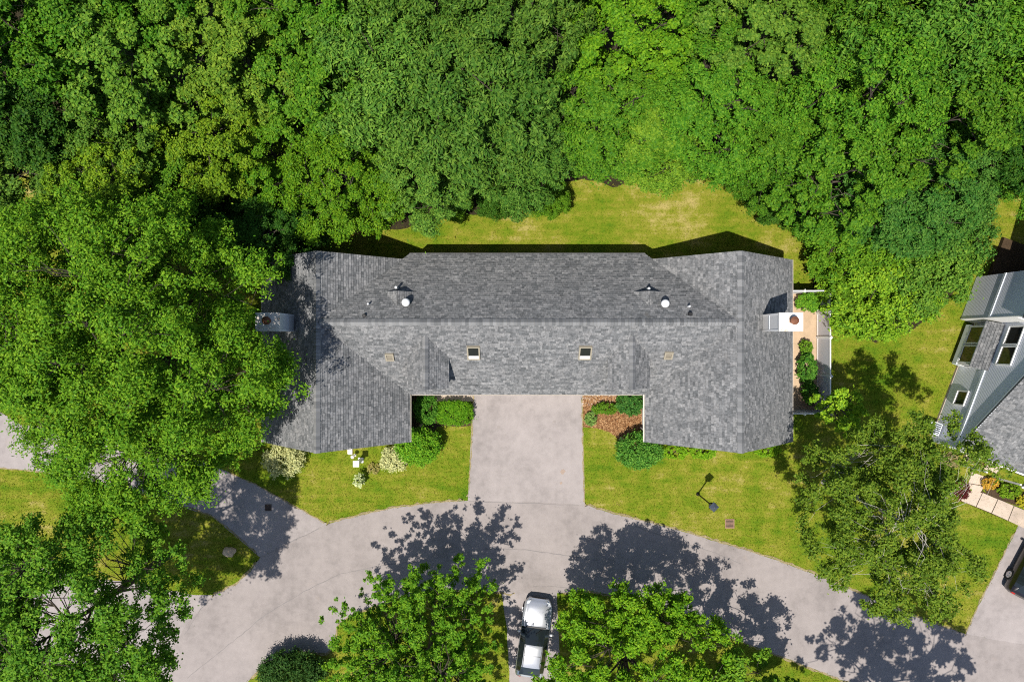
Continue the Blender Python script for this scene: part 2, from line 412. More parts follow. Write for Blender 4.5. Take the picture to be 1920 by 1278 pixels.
for i, (px, py, r) in enumerate(((935,800,.10),(948,815,.06),(1040,790,.09),(1031,822,.05),(1018,868,.04),(930,862,.05))): stain(drive, px, py, r, .0125, 'oil', i)
stain(drive, 1055, 884, .16, .0125, 'rustpatch', 20); stain(drive, 1052, 905, .09, .0125, 'rustpatch', 21)
for i, (px, py, r) in enumerate(((690,1010,.07),(820,985,.06),(560,1150,.09),(1180,1030,.06),(1420,1110,.08),(470,1200,.07),(1850,1240,.1))): stain(road, px, py, r, .0165, 'oil', 30+i)
seams(road, [[(880,939),(985,943),(1096,947)], [(1000,1098),(1060,1100),(1110,1104)]], .035)

def verge(poly, closed=True, w=.16):
    pts = dens(poly, 7, .02, closed); n = len(pts); mb = MB(); rv = random.Random(9)
    ins = []; outs = []
    for i in range(n):
        a = pts[i-1]; b = pts[(i+1) % n]; dx, dy = b[0]-a[0], b[1]-a[1]; l = math.hypot(dx, dy) or 1
        k0 = rv.uniform(-.25, .35)*w*32; k1 = rv.uniform(.3, 1.0)*w*32
        ins.append((pts[i][0]-dy/l*k0, pts[i][1]+dx/l*k0)); outs.append((pts[i][0]+dy/l*k1, pts[i][1]-dx/l*k1))
    for i in range(n if closed else n-1):
        j = (i+1) % n; mb.poly([(*P(*q)[:2], .0145) for q in (ins[i], ins[j], outs[j], outs[i])])
    return mb
MT['verge'] = m_mulch('worn_verge', (.13, .10, .045), (.36, .30, .17))
for q in (ROAD[:7], ROAD[8:22], ROAD[28:36], ROAD[36:50], ROAD[57:61]): tag(verge(q, False).build('road_verge', 'verge'), kind='structure')
for q in (DRIVE[:4], DRIVE[6:10], LDRIVE[:4], LDRIVE[9:16], NDRIVE[:5]): tag(verge(q, False, .11).build('driveway_verge', 'verge'), kind='structure')
# grass blades (nobody could count them)
def inpoly(x, y, poly):
    c = np.zeros(len(x), bool); n = len(poly); j = n-1
    for i in range(n):
        xi, yi = poly[i]; xj, yj = poly[j]
        if yi != yj:
            c ^= ((yi > y) != (yj > y)) & (x < (xj-xi)*(y-yi)/(yj-yi)+xi)
        j = i
    return c
def lawn_blades():
    rng = np.random.default_rng(5); N = 520000
    px = rng.uniform(-60, 1980, N); py = rng.uniform(320, 1330, N)
    keep = np.ones(N, bool)
    for poly in (ROAD, DRIVE, LDRIVE, SDRIVE, CDRIVE, NDRIVE, BED_R, BED_L, PATIO, NBED, FOREST):
        keep &= ~inpoly(px+rng.normal(size=N)*2.2, py+rng.normal(size=N)*2.2, poly)
    x = (px-960)/32; y = (639-py)/32
    keep &= ~((x > -13.3) & (x < 14.9) & (y > -2.6) & (y < 4.3)); keep &= ~((x > -13.3) & (x < -5.9) & (y > -5.2) & (y < 4.1)); keep &= ~((x > 7.5) & (x < 14.9) & (y > -5.2) & (y < 4.1))
    lx = (x-24.44)*.924-(y+5.81)*.382; ly = (x-24.44)*.382+(y+5.81)*.924
    keep &= ~((lx > 0) & (ly > 0))
    x = x[keep]; y = y[keep]; n = len(x)
    h = rng.uniform(.03, .075, n); a = rng.uniform(0, 2*np.pi, n); w = rng.uniform(.012, .026, n); le = rng.uniform(.2, 1.1, n)*h; b = rng.uniform(0, 2*np.pi, n)
    V = np.empty((n, 3, 3)); V[:, 0] = np.stack([x-np.cos(a)*w, y-np.sin(a)*w, np.full(n, .001)], 1)
    V[:, 1] = np.stack([x+np.cos(a)*w, y+np.sin(a)*w, np.full(n, .001)], 1); V[:, 2] = np.stack([x+np.cos(b)*le, y+np.sin(b)*le, h], 1)
    me = np_mesh('grass', V.reshape(-1, 3), 3, n)
    me.materials.append(MT['blade']); o = bpy.data.objects.new('grass', me); COL.objects.link(o)
    tag(o, 'short mown grass covering the lawns', 'grass', kind='stuff')
def np_mesh(name, V, k, n):
    me = bpy.data.meshes.new(name); me.vertices.add(len(V)); me.vertices.foreach_set('co', V.astype(np.float32).ravel())
    me.loops.add(n*k); me.loops.foreach_set('vertex_index', np.arange(n*k, dtype=np.int32))
    me.polygons.add(n); me.polygons.foreach_set('loop_start', np.arange(0, n*k, k, dtype=np.int32))
    me.update(calc_edges=True); return me
lawn_blades()

def mulch_chips(parent, poly, n, seed):
    rng = np.random.default_rng(seed); xs = [p[0] for p in poly]; ys = [p[1] for p in poly]
    px = rng.uniform(min(xs), max(xs), n); py = rng.uniform(min(ys), max(ys), n); k = inpoly(px, py, poly); x = (px[k]-960)/32; y = (639-py[k])/32; n = len(x)
    t = rng.normal(size=(n, 3))*np.array([1, 1, .35]); t /= np.linalg.norm(t, axis=1)[:, None]; nr = rng.normal(size=(n, 3))*.5+np.array([0, 0, 1]); b = np.cross(nr, t); b /= np.linalg.norm(b, axis=1)[:, None]
    l = rng.uniform(.03, .075, n)[:, None]; w = rng.uniform(.010, .022, n)[:, None]; c = np.stack([x, y, rng.uniform(.012, .04, n)], 1)
    V = np.empty((n, 4, 3)); V[:, 0] = c-t*l-b*w; V[:, 1] = c+t*l-b*w; V[:, 2] = c+t*l+b*w; V[:, 3] = c-t*l+b*w
    bb = NB('mulch_chip'); g_ = bb.n('ShaderNodeNewGeometry').outputs['Random Per Island']
    m = bb.done(bb.bsdf(bb.ramp(g_, [(0, (.085, .035, .015)), (.5, (.25, .125, .055)), (1, (.42, .26, .13))]), .9, 0, .1))
    me = np_mesh('mulch_chips', V.reshape(-1, 3), 4, n); me.materials.append(m); o = bpy.data.objects.new('mulch_chips', me); COL.objects.link(o); o.parent = parent; o['kind'] = 'stuff'
mulch_chips(mulch, BED_R, 9000, 3)
# ------------------------------------------------------------------ main house
ZE, ZR = 2.8, 6.5; XC = .83; RX = 10.41; RUN = 4.0; PW = (ZR-ZE)/RUN; YR = .92; MRUN = 3.8; PM = (ZR-ZE)/MRUN
YB, YF = YR+MRUN, YR-MRUN; GB, GF = 4.42, -5.5
def zm(y): return ZR-PM*abs(y-YR)
house = empty('duplex_house', (XC, 0, 0), 'long grey-shingled house with two gabled wings around a central driveway', 'house')
xl, xr = XC-RX, XC+RX
planes = []
planes.append(([(xl,YR,ZR),(xr,YR,ZR),(xr-RUN,YB,ZE),(xl+RUN,YB,ZE)], (0,1)))
planes.append(([(xl,YR,ZR),(xr,YR,ZR),(xr-RUN,YF,ZE),(xl+RUN,YF,ZE)], (0,-1)))
for x, s in ((xl, 1), (xr, -1)):
    planes.append(([(x,GF,ZR),(x,GB,ZR),(x-s*RUN,GB,ZE),(x-s*RUN,GF,ZE)], (-s,0)))
    dv = (GB-YR)*PM/PW
    planes.append(([(x,YR,ZR),(x,GB,ZR),(x+s*dv,GB,ZR-PW*dv)], (s,0)))
    planes.append(([(x,YR,ZR),(x,GF,ZR),(x+s*RUN,GF,ZE),(x+s*RUN,YF,ZE)], (s,0)))
mb = MB()
for pts, dn in planes: slab(mb, pts)
roof = mb.build('roof', 'deck', house)
for pts, dn in planes:
    m2 = MB(); shingles(m2, pts, dn); o = m2.build('shingle_field', 'shingle', roof); o['kind'] = 'stuff'
ridge_caps(roof, house, (xl+.15, YR, ZR), (xr-.1, YR, ZR), PM)
for x in (xl, xr): ridge_caps(roof, house, (x, GF, ZR), (x, GB, ZR), PW)
# walls
def wall_prism(name, mb_fn): pass
WI = .35
mb = MB()
flat = lambda s: ZE-.12
def gtop(x0):
    return lambda s: ZR-.15-PW*abs(s-(RUN-WI))
for x, s in ((xl, 1), (xr, -1)):
    a, b2 = x-RUN+WI, x+RUN-WI
    clapboards(mb, (a, GF+WI), (b2, GF+WI), .15, lambda q: min(ZR-.15-PW*abs(q-(RUN-WI)), 9), (0,-1))
    clapboards(mb, (b2, GB-WI+.1), (a, GB-WI+.1), .15, lambda q: ZR-.15-PW*abs(q-(RUN-WI)), (0,1))
    xo = x-s*(RUN-WI); clapboards(mb, (xo, GF+WI), (xo, GB-WI), .15, flat, (-s,0))
    xi = x+s*(RUN-WI); clapboards(mb, (xi, GF+WI), (xi, YF+WI), .15, flat, (s,0))
clapboards(mb, (xl+RUN-WI, YF+WI), (xr-RUN+WI, YF+WI), .15, flat, (0,-1))
clapboards(mb, (xr-RUN+WI, YB-WI), (xl+RUN-WI, YB-WI), .15, flat, (0,1))
wall = mb.build('wall', 'siding', house)
mb = MB()
for x in (xl, xr): mb.box((x-RUN+WI+.02, GF+WI+.02, -.1), (x+RUN-WI-.02, GB-WI-.02, .16))
mb.box((xl+RUN-WI, YF+WI+.02, -.1), (xr-RUN+WI, YB-WI-.02, .155)); mb.build('foundation', 'concrete', house)
# rake boards, fascia, gutters
mb = MB()
for x in (xl, xr):
    for y, o in ((GF, .03), (GB, -.03)):
        for s in (-1, 1): mb.bar((x, y+o, ZR-.09), (x+s*RUN, y+o, ZE-.09), .035, .17)
mb.build('rake_board', 'ntrim', house)
def gutter(p, q, out, mat='cream'):
    m3 = MB(); p = Vector(p); q = Vector(q); o = Vector((out[0], out[1], 0))
    for a, b3, w, h in ((.008, -.10, .016, .12), (.042, -.155, .06, .012), (.074, -.10, .014, .12)):
        m3.bar(p+o*a+Vector((0,0,b3+.04)), q+o*a+Vector((0,0,b3+.04)), w, h)
    m3.build('gutter', mat, house)
gutter((xl+RUN, YB, ZE), (xr-RUN, YB, ZE), (0,1), 'deck'); gutter((xl+RUN+.14, YF, ZE), (xr-RUN-.14, YF, ZE), (0,-1))
for x, s in ((xl, 1), (xr, -1)):
    gutter((x-s*RUN, GF, ZE), (x-s*RUN, GB, ZE), (-s,0)); gutter((x+s*RUN, GF, ZE), (x+s*RUN, YF-.01, ZE), (s,0))
    xi = x+s*(RUN-WI+.05); MB().bar((xi+s*.03, GF+WI+.1, .15), (xi+s*.03, GF+WI+.1, ZE-.1), .07, .07).build('downspout', 'white', house)
# garage doors, entry doors, windows
def window(root, c, n, w, h, mat='white', mull=True, name='window'):
    """window on a vertical wall: c centre, n outward 2-D normal"""
    n = Vector((n[0], n[1], 0)); t = Vector((-n.y, n.x, 0)); c = Vector(c); z = Vector((0,0,1))
    def ob(m, a, b, u0, u1, z0, z1):
        vs = [c+n*k+t*u+z*q for k in (a, b) for u, q in ((u0,z0),(u1,z0),(u1,z1),(u0,z1))]
        m.add(vs, [(0,1,2,3),(7,6,5,4),(0,4,5,1),(1,5,6,2),(2,6,7,3),(3,7,4,0)])
    f = MB(); b = .07
    ob(f, .0, .07, -w/2-b, -w/2, -h/2-b, h/2+b); ob(f, .0, .07, w/2, w/2+b, -h/2-b, h/2+b)
    ob(f, .0, .07, -w/2, w/2, h/2, h/2+b); ob(f, .0, .09, -w/2, w/2, -h/2-b, -h/2)
    if mull: ob(f, .0, .065, -w/2, w/2, -.025, .025)
    fr = f.build(name, mat, root)
    gl = MB(); ob(gl, .005, .035, -w/2, w/2, -h/2, h/2); gl.build('pane', 'glass', fr)
    return fr
for gx in (-.75, 2.42):
    y = YF+WI-.03; d = MB().box((gx-1.22, y-.04, .02), (gx+1.22, y+.01, 2.2)).build('garage_door', 'door', house)
    for k in range(4): MB().box((gx-1.2, y-.055, .05+k*.54), (gx+1.2, y-.04, .55+k*.54)).build('door_panel', 'door', d)
for ex, s in ((-4.6, 1), (6.3, -1)):
    y = YF+WI-.03; d = MB().box((ex-.46, y-.03, .16), (ex+.46, y+.01, 2.2)).build('entry_door', 'white', house)
    MB().box((ex-.36, y-.05, 1.1), (ex+.36, y-.03, 2.0)).build('pane', 'glass', d)
for x in (xl, xr):
    for dx in (-1.6, 1.6): window(house, (x+dx, GF+WI-.02, 1.5), (0,-1), 1.1, 1.3); window(house, (x+dx, GB-WI+.13, 1.5), (0,1), 1.1, 1.3)
for dx in (-4, -1.5, 1.5, 4): window(house, (XC+dx, YB-WI+.03, 1.4), (0,1), 1.2, 1.6)
window(house, (xr+RUN-WI+.02, -1.5, 1.3), (1,0), 1.6, 1.8); window(house, (xl-RUN+WI-.02, -1.5, 1.3), (-1,0), 1.6, 1.8)
# front dormers
ZD, ZDE, DW = 5.87, 4.8, 1.05; YD0 = YR-(ZR-ZD)/PM; YD1 = -2.43
for xd in (-4.33, 6.02):
    dm = MB(); ye = YR-(ZR-ZDE)/PM; pls = []
    for s in (-1, 1):
        pls.append(([(xd,YD0,ZD),(xd,YD1,ZD),(xd+s*DW,YD1,ZDE),(xd+s*DW,ye,ZDE)], (s,0)))
    for pts, dn in pls: slab(dm, pts, .07)
    dr = dm.build('dormer', 'deck', house)
    m2 = MB()
    for pts, dn in pls: shingles(m2, pts, dn)
    o = m2.build('shingle_field', 'shingle', dr); o['kind'] = 'stuff'
    ridge_caps(dr, house, (xd, YD1, ZD), (xd, YD0+.05, ZD), (ZD-ZDE)/DW, half=.15)
    m2 = MB(); yw = YD1+.16; hw = DW-.12
    m2.prism([(xd-hw,yw,zm(yw)-.15),(xd+hw,yw,zm(yw)-.15),(xd+hw,yw,ZDE-.0),(xd,yw,ZD-.12),(xd-hw,yw,ZDE-.0)], (0,.06,0))
    for s in (-1, 1):
        xx = xd+s*hw; q = [(xx,yw+.06,zm(yw)-.15),(xx,ye+.1,ZDE-.1),(xx,ye+.1,ZDE-.02),(xx,yw+.06,ZDE-.02)]
        m2.prism(q, (-s*.05,0,0))
    m2.build('dormer_wall', 'siding', dr)
    m2 = MB()
    for s in (-1, 1): m2.bar((xd,YD1+.025,ZD-.09), (xd+s*DW,YD1+.025,ZDE-.09), .03, .10)
    m2.build('rake_board', 'ntrim', dr)
    f = MB().box((xd-.4,yw-.05,zm(yw)+.25),(xd+.4,yw,zm(yw)+1.35)).build('window_frame', 'white', dr)
# small rear gable vents
for xd in (-5.74, 6.93):
    zt = 5.7; y0 = YR+(ZR-zt)/PM; y1 = 2.52; hw = .74; zb = zm(y1); dm = MB(); pls = []
    for s in (-1, 1): pls.append(([(xd,y0,zt),(xd,y1,zt),(xd+s*hw,y1,zb)], (s,0)))
    for pts, dn in pls: slab(dm, pts, .04)
    gv = dm.build('roof_gable_vent', 'deck', house)
    m2 = MB()
    for pts, dn in pls: shingles(m2, pts, dn)
    o = m2.build('shingle_field', 'shingle', gv); o['kind'] = 'stuff'
    m2 = MB(); m2.prism([(xd-hw*.93,y1-.08,zb-.05),(xd+hw*.93,y1-.08,zb-.05),(xd,y1-.08,zt-.06)], (0,.03,0)); m2.build('louvre_panel', 'black', gv)
def on_roof(x, y): return zm(y)+.03
for x, y in ((-5.31, 1.93), (7.65, 1.87)):
    z = on_roof(x, y); v = MB().lathe([(.12, z-.15), (.12, z+.24), (.20, z+.26), (.215, z+.32), (.20, z+.40), (.15, z+.47), (.07, z+.51), (.01, z+.52)], (x, y)).build('dome_vent', 'dome', house, smooth=True)
    MB().bar((x, y-.3, on_roof(x, y-.3)+.0), (x, y+.3, on_roof(x, y+.3)), .55, .03).build('flashing', 'deck', v)
for x, y, h, m, r in ((-5.9,2.72,.55,'dome',.07), (6.95,2.66,.55,'dome',.07), (-7.2,1.85,.30,'dome',.05), (-7.3,1.25,.12,'black',.10), (8.82,1.72,.34,'dome',.055), (8.82,1.33,.14,'black',.11)):
    z = on_roof(x, y); MB().lathe([(r, z-.12), (r, z+h), (r*.8, z+h+.02)], (x, y), 10).build('vent_pipe', m, house)
def skylight(px, py, w, l, gl, fm):
    y0 = (639-py)*35/1280; z0 = zm(y0); y = y0; x = (px-960)*(40-z0)/1280
    n = Vector((0, -PM, 1)).normalized(); up = Vector((0, 1, PM)).normalized(); c = Vector((x, y, zm(y)))+n*.03
    def bx(m, u0, u1, v0, v1, h0, h1):
        vs = [c+Vector((u,0,0))+up*v+n*h for h in (h0, h1) for u, v in ((u0,v0),(u1,v0),(u1,v1),(u0,v1))]
        m.add(vs, [(3,2,1,0),(4,5,6,7),(0,1,5,4),(1,2,6,5),(2,3,7,6),(3,0,4,7)])
    f = MB(); b = .07
    bx(f,-w/2,w/2,-l/2,-l/2+b,-.02,.12); bx(f,-w/2,w/2,l/2-b,l/2,-.02,.12); bx(f,-w/2,-w/2+b,-l/2+b,l/2-b,-.02,.118); bx(f,w/2-b,w/2,-l/2+b,l/2-b,-.02,.118)
    fo = f.build('skylight', fm, house); p = MB(); bx(p,-w/2+b,w/2-b,-l/2+b,l/2-b,-.02,.07)
    p.build('pane', gl, fo)
    q = MB(); bx(q,-w/2+b,w/2-b,-l/2+b,-l/2+b+.20*l,.071,.10); q.build('blind_strip', 'white' if gl == 'sky_glass' else 'tan_box', fo)
skylight(888, 659, .66, .92, 'sky_glass', 'bronze'); skylight(1097, 659, .66, .92, 'sky_glass', 'bronze')
skylight(731, 667, .44, .5, 'tan_box', 'bronze'); skylight(1253, 664, .44, .5, 'tan_box', 'bronze')
for s in (1, -1):
    x0, x1 = sorted((XC+s*11.99, XC+s*13.09)); y0, y1 = .49, 1.33; zt = 7.3
    ch = MB().box((x0, y0, 3.6), (x1, y1, zt-.06)).build('chimney', 'siding', house)
    MB().box((x0-.03, y0-.03, zt-.06), (x1+.03, y1+.03, zt)).build('chimney_cap', 'stain', ch)
    xi = x0 if s > 0 else x1
    for ya in (y0-.012, y1-.07): MB().box((xi-.02, ya, 4.6), (xi+.02, ya+.082, zt-.065)).build('corner_board', 'white', ch)
    MB().box((xi-.018, y0+.075, zt-.16), (xi+.018, y1-.075, zt-.065)).build('corner_board', 'white', ch)
    MB().box((xi-.017, y0+.075, zt-1.35), (xi+.017, y1-.075, zt-1.29)).build('panel_joint', 'ntrim', ch)
    fx = (x0+x1)/2+.05; MB().lathe([(.13, zt-.1), (.13, zt+.28), (.2, zt+.29), (.2, zt+.34), (.06, zt+.42)], (fx, (y0+y1)/2+.06), 14).build('flue', 'flue', ch)

# ------------------------------------------------------------------ patio fence
fence = empty('vinyl_fence', (17.85, 0, 0), 'white vinyl privacy fence enclosing the narrow patio beside the chimney wing', 'fence')
FX = 17.86; FH = 1.7; YS = [2.81, 1.62, .2, -1.97, -4.07]
def post(x, y):
    p = MB().box((x-.065, y-.065, 0), (x+.065, y+.065, FH+.08)).build('post', 'white', fence)
    MB().lathe([(.11, FH+.08), (.11, FH+.12), (.06, FH+.18), (.01, FH+.22)], (x, y), 4).build('post_cap', 'white', p)
def panel(a, b):
    a = Vector((*a, 0)); b = Vector((*b, 0)); d = (b-a).normalized(); a2 = a+d*.067; b2 = b-d*.067
    pn = MB().bar(a2+Vector((0,0,.86)), b2+Vector((0,0,.86)), .03, 1.52).build('panel', 'fence', fence)
    for z in (.12, FH-.03): MB().bar(a2+Vector((0,0,z)), b2+Vector((0,0,z)), .06, .11).build('rail', 'white', pn)
for y in YS: post(FX, y)
for a, b in zip(YS[:-1], YS[1:]): panel((FX, a), (FX, b))
post(16.4, YS[-1]); post(16.4, YS[0]); post(15.05, YS[-1]); post(15.05, YS[0])
for y in (YS[0], YS[-1]): panel((15.05, y), (16.4, y)); panel((16.4, y), (FX, y))

# ------------------------------------------------------------------ neighbouring house (local axes: x into the house, y along its west wall)
nb = empty('neighbour_house', (24.44, -5.81, 0), 'blue-grey sided house with white-framed windows at the right edge', 'house', rz=R(-20.5), local=True)
NP = .66; NE = 2.55; NY = 7.0; NZR = NE+(NY+.35)*NP
def nz(y): return NZR-NP*abs(y-NY)
pls = [([(-.09,NY,NZR),(13,NY,NZR),(13,-.1,nz(-.1)),(-.09,-.1,nz(-.1))], (0,-1)), ([(-.09,NY,NZR),(13,NY,NZR),(13,14.3,nz(14.3)),(-.09,14.3,nz(14.3))], (0,1)),
       ([(4.3,-.1,nz(-.1)),(13,-.1,nz(-.1)),(13,-.75,nz(-.75)),(4.3,-.75,nz(-.75))], (0,-1))]
mb = MB()
for pts, dn in pls: slab(mb, pts, .1)
nroof = mb.build('roof', 'deck', nb)
for pts, dn in pls:
    m2 = MB(); shingles(m2, pts, dn); o = m2.build('shingle_field', 'shingle', nroof); o['kind'] = 'stuff'
mb = MB()
clapboards(mb, (0, 9.9), (0, 0), .15, lambda q: nz(9.9-q)-.14, (-1,0), expo=.12, lap=.008)
clapboards(mb, (1.6, 17), (1.6, 9.9), .15, lambda q: 4.6, (-1,0), expo=.12, lap=.008)
clapboards(mb, (0, 0), (12.8, 0), .15, lambda q: 2.45, (0,-1), expo=.15)
mb.build('wall', 'nsiding', nb)
MB().box((-.03, .03, -.1), (12.7, 9.85, .16)).build('foundation', 'concrete', nb)
mb = MB(); mb.bar((-.062, -.12, nz(-.1)-.09), (-.062, NY, NZR-.09), .05, .2); mb.bar((-.062, 14.3, nz(14.3)-.09), (-.062, NY, NZR-.09), .05, .2); mb.build('rake_board', 'ntrim', nb)
mb = MB(); mb.box((-.06, -.03, 2.36), (.0, 7.25, 2.52)); mb.build('belly_band', 'ntrim', nb)
mb = MB(); mb.box((-.05, -.05, .1), (.06, .06, 2.36)); mb.build('corner_board', 'ntrim', nb)
mb = MB(); mb.bar((-.1, -.15, NE+.02), (4.3, -.15, NE+.02), .1, .1); mb.build('gutter', 'white', nb)
mb = MB(); mb.bar((4.3, -.80, nz(-.75)-.03), (13, -.80, nz(-.75)-.03), .1, .1); mb.build('gutter', 'white', nb)
window(nb, (-.03, 2.75, 1.45), (-1,0), .75, .8, mull=False)
window(nb, (-.03, 5.35, 3.75), (-1,0), .95, 1.0, mull=False); window(nb, (-.03, 6.5, 3.75), (-1,0), .95, 1.0, mull=False)
# bay window
bay = MB().box((-.55, 4.6, .35), (-.02, 7.0, .75)).build('bay_window', 'ntrim', nb)
MB().prism([(-.02,4.5,2.05),(-.62,4.5,2.0),(-.62,7.1,2.0),(-.02,7.1,2.05)], (0,0,.1)).build('bay_head', 'ntrim', bay)
m2 = MB(); shingles(m2, [(-.65,4.45,2.13),(-.65,7.15,2.13),(-.03,7.15,2.75),(-.03,4.45,2.75)], (-1,0)); o = m2.build('shingle_field', 'shingle', bay); o['kind'] = 'stuff'
MB().prism([(-.65,4.45,2.10),(-.65,7.15,2.10),(-.03,7.15,2.72),(-.03,4.45,2.72)], (0,0,.02)).build('bay_roof', 'deck', bay)
MB().prism([(-.62,4.5,2.10),(-.05,4.5,2.10),(-.05,4.5,2.68)], (0,.03,0)).build('bay_side', 'ntrim', bay)
for y0 in (4.68, 5.84):
    f = MB().box((-.54, y0, .75), (-.46, y0+.08, 2.0)).box((-.54, y0+1.0, .75), (-.46, y0+1.08, 2.0)).box((-.54, y0+.08, .75), (-.46, y0+1.0, .84)).box((-.54, y0+.08, 1.91), (-.46, y0+1.0, 2.0)).build('window_frame', 'white', bay)
    MB().box((-.51, y0+.08, .84), (-.48, y0+1.0, 1.91)).build('pane', 'glass', bay)
f = MB().box((-.5, 4.6, .75), (-.04, 4.64, .85)).box((-.5, 4.6, 1.9), (-.04, 4.64, 2.0)).box((-.5, 4.6, .85), (-.42, 4.64, 1.9)).box((-.12, 4.6, .85), (-.04, 4.64, 1.9)).build('window_frame', 'white', bay)
MB().box((-.42, 4.61, .85), (-.12, 4.63, 1.9)).build('pane', 'glass', bay)
# siding-clad projection north of the bay
pj = MB(); X0 = -.78
clapboards(pj, (X0, 9.9), (X0, 7.3), .1, lambda q: 5.2, (-1,0), expo=.12, lap=.008)
clapboards(pj, (X0, 7.3), (0, 7.3), .1, lambda q: 5.2, (0,-1), expo=.15)
pj.box((X0+.01, 7.31, .0), (-.001, 9.89, 5.19)); pj = pj.build('wall_projection', 'nsiding', nb)
MB().box((X0-.05, 7.25, .1), (X0+.08, 7.299, 5.2)).build('corner_board', 'white', pj)
MB().box((X0+.08, 7.27, .1), (.0, 7.298, 4.4)).build('sunlit_face_sheet', 'white', pj)  # white sheet puts the sunlight on this south face into its colour
MB().box((X0-.05, 7.3, 2.36), (X0-.003, 9.9, 2.52)).build('belly_band', 'ntrim', pj)
MB().prism([(X0-.2,7.1,5.2),(.2,7.1,5.4),(.2,10.1,5.4),(X0-.2,10.1,5.2)], (0,0,.1)).build('projection_roof', 'deck', pj)
window(nb, (1.57, 11.2, 1.6), (-1,0), 1.1, 1.1, 'ntrim', mull=False)
MB().prism([(-.2,9.95,.0),(1.55,9.95,.0),(1.55,12.55,.0),(-.2,12.55,.0)], (0,0,.3)).build('rear_deck', 'soil', nb)  # deck takes the dark soil colour in place of the shade lying on it
# entry
en = MB().box((2.2, -.45, .02), (4.3, -.02, .22)).build('entry_step', 'concrete', nb)
MB().box((2.3, -.10, .2), (4.2, -.02, 2.4)).build('entry_surround', 'white', nb)
d = MB().box((2.85, -.14, .22), (3.75, -.10, 2.25)).build('entry_door', 'cream', nb); MB().box((3.0, -.155, 1.2), (3.6, -.14, 2.0)).build('pane', 'glass', d)
for xx in (2.42, 3.88): MB().box((xx, -.13, .5), (xx+.28, -.10, 2.2)).build('sidelight', 'glass', nb)
for xx in (2.25, 4.25): MB().bar((xx, -.7, 0), (xx, -.7, 2.2), .09, .09).build('porch_post', 'white', nb)
# air-conditioning unit standing by the neighbour's wall
ac = empty('air_conditioner', (24.44, -5.81, 0), 'grey air-conditioning box against the blue-grey house corner', 'air conditioner', rz=R(-20.5), local=True)
c = MB().box((-.75, .35, .08), (-.1, 1.05, .85)).build('cabinet', 'ntrim', ac); MB().box((-.7, .4, .85), (-.15, 1.0, .87)).build('top_grille', 'lantern', c)
for k in range(5): MB().box((-.68, .45+k*.11, .872), (-.17, .48+k*.11, .885)).build('grille_bar', 'ntrim', c)
# neighbour's path: single slabs
npath = MB().poly([(a, b, .003) for a, b, _ in [P(*q) for q in ((1822,884),(1852,895),(1842,920),(1870,934),(1925,957),(1925,990),(1880,972),(1840,955),(1795,936),(1812,915))]]).build('front_path', 'soil')
tag(npath, kind='structure')
for q in ([(1822,884),(1852,895),(1846,910),(1815,905)], [(1815,906),(1845.5,911),(1836,925),(1806,921)], [(1805,922),(1841,923),(1829,949),(1793,935)], [(1842,923),(1870,935),(1858,961),(1830,949.5)], [(1871,935),(1900,947),(1889,975),(1859,961.5)], [(1901,947.5),(1930,960),(1920,990),(1890,975.5)]):
    pl = [P(*x)[:2] for x in q]; cx = sum(x for x, y in pl)/4; cy = sum(y for x, y in pl)/4
    pl = [(cx+(x-cx)*.985, cy+(y-cy)*.985) for x, y in pl][::-1]
    m = MB().prism([(x, y, 0) for x, y in pl], (0, 0, random.uniform(.03, .04))); m.build('slab', 'concrete', npath)

# ------------------------------------------------------------------ foliage
def crown_clumps(rng, Rr, Rz, zc, n, lobes=7, shell=.82, clump=(.7, 1.2), gap=.12, low=-.45, inner=.35, squash=1.0):
    """clump centres through a lobed crown volume -> centres, radii, outward directions"""
    ld = rng.normal(size=(lobes, 3)); ld[:, 2] = np.abs(ld[:, 2])*.6; ld /= np.linalg.norm(ld, axis=1)[:, None]; la = rng.uniform(.05, .30, lobes)
    i = np.arange(n*2)+.5; ph = np.arccos(1-2*i/(n*2)); th = np.pi*(1+5**.5)*i
    d = np.stack([np.cos(th)*np.sin(ph), np.sin(th)*np.sin(ph), np.cos(ph)], 1)+rng.normal(size=(n*2, 3))*.10
    d /= np.linalg.norm(d, axis=1)[:, None]; d = d[d[:, 2] > low]
    f = .78+np.max(np.clip((d@ld.T-.55)/.45, 0, 1)*la, axis=1)
    f *= rng.uniform(.86, 1.06, len(d)); rr = f*shell/.82
    inn = rng.random(len(d)) < inner; rr[inn] *= rng.uniform(.45, .75, inn.sum())
    c = d*rr[:, None]*np.array([Rr, Rr, Rz]); c[:, 2] += zc
    keep = rng.random(len(d)) > gap
    return c[keep], rng.uniform(*clump, keep.sum()), d[keep]
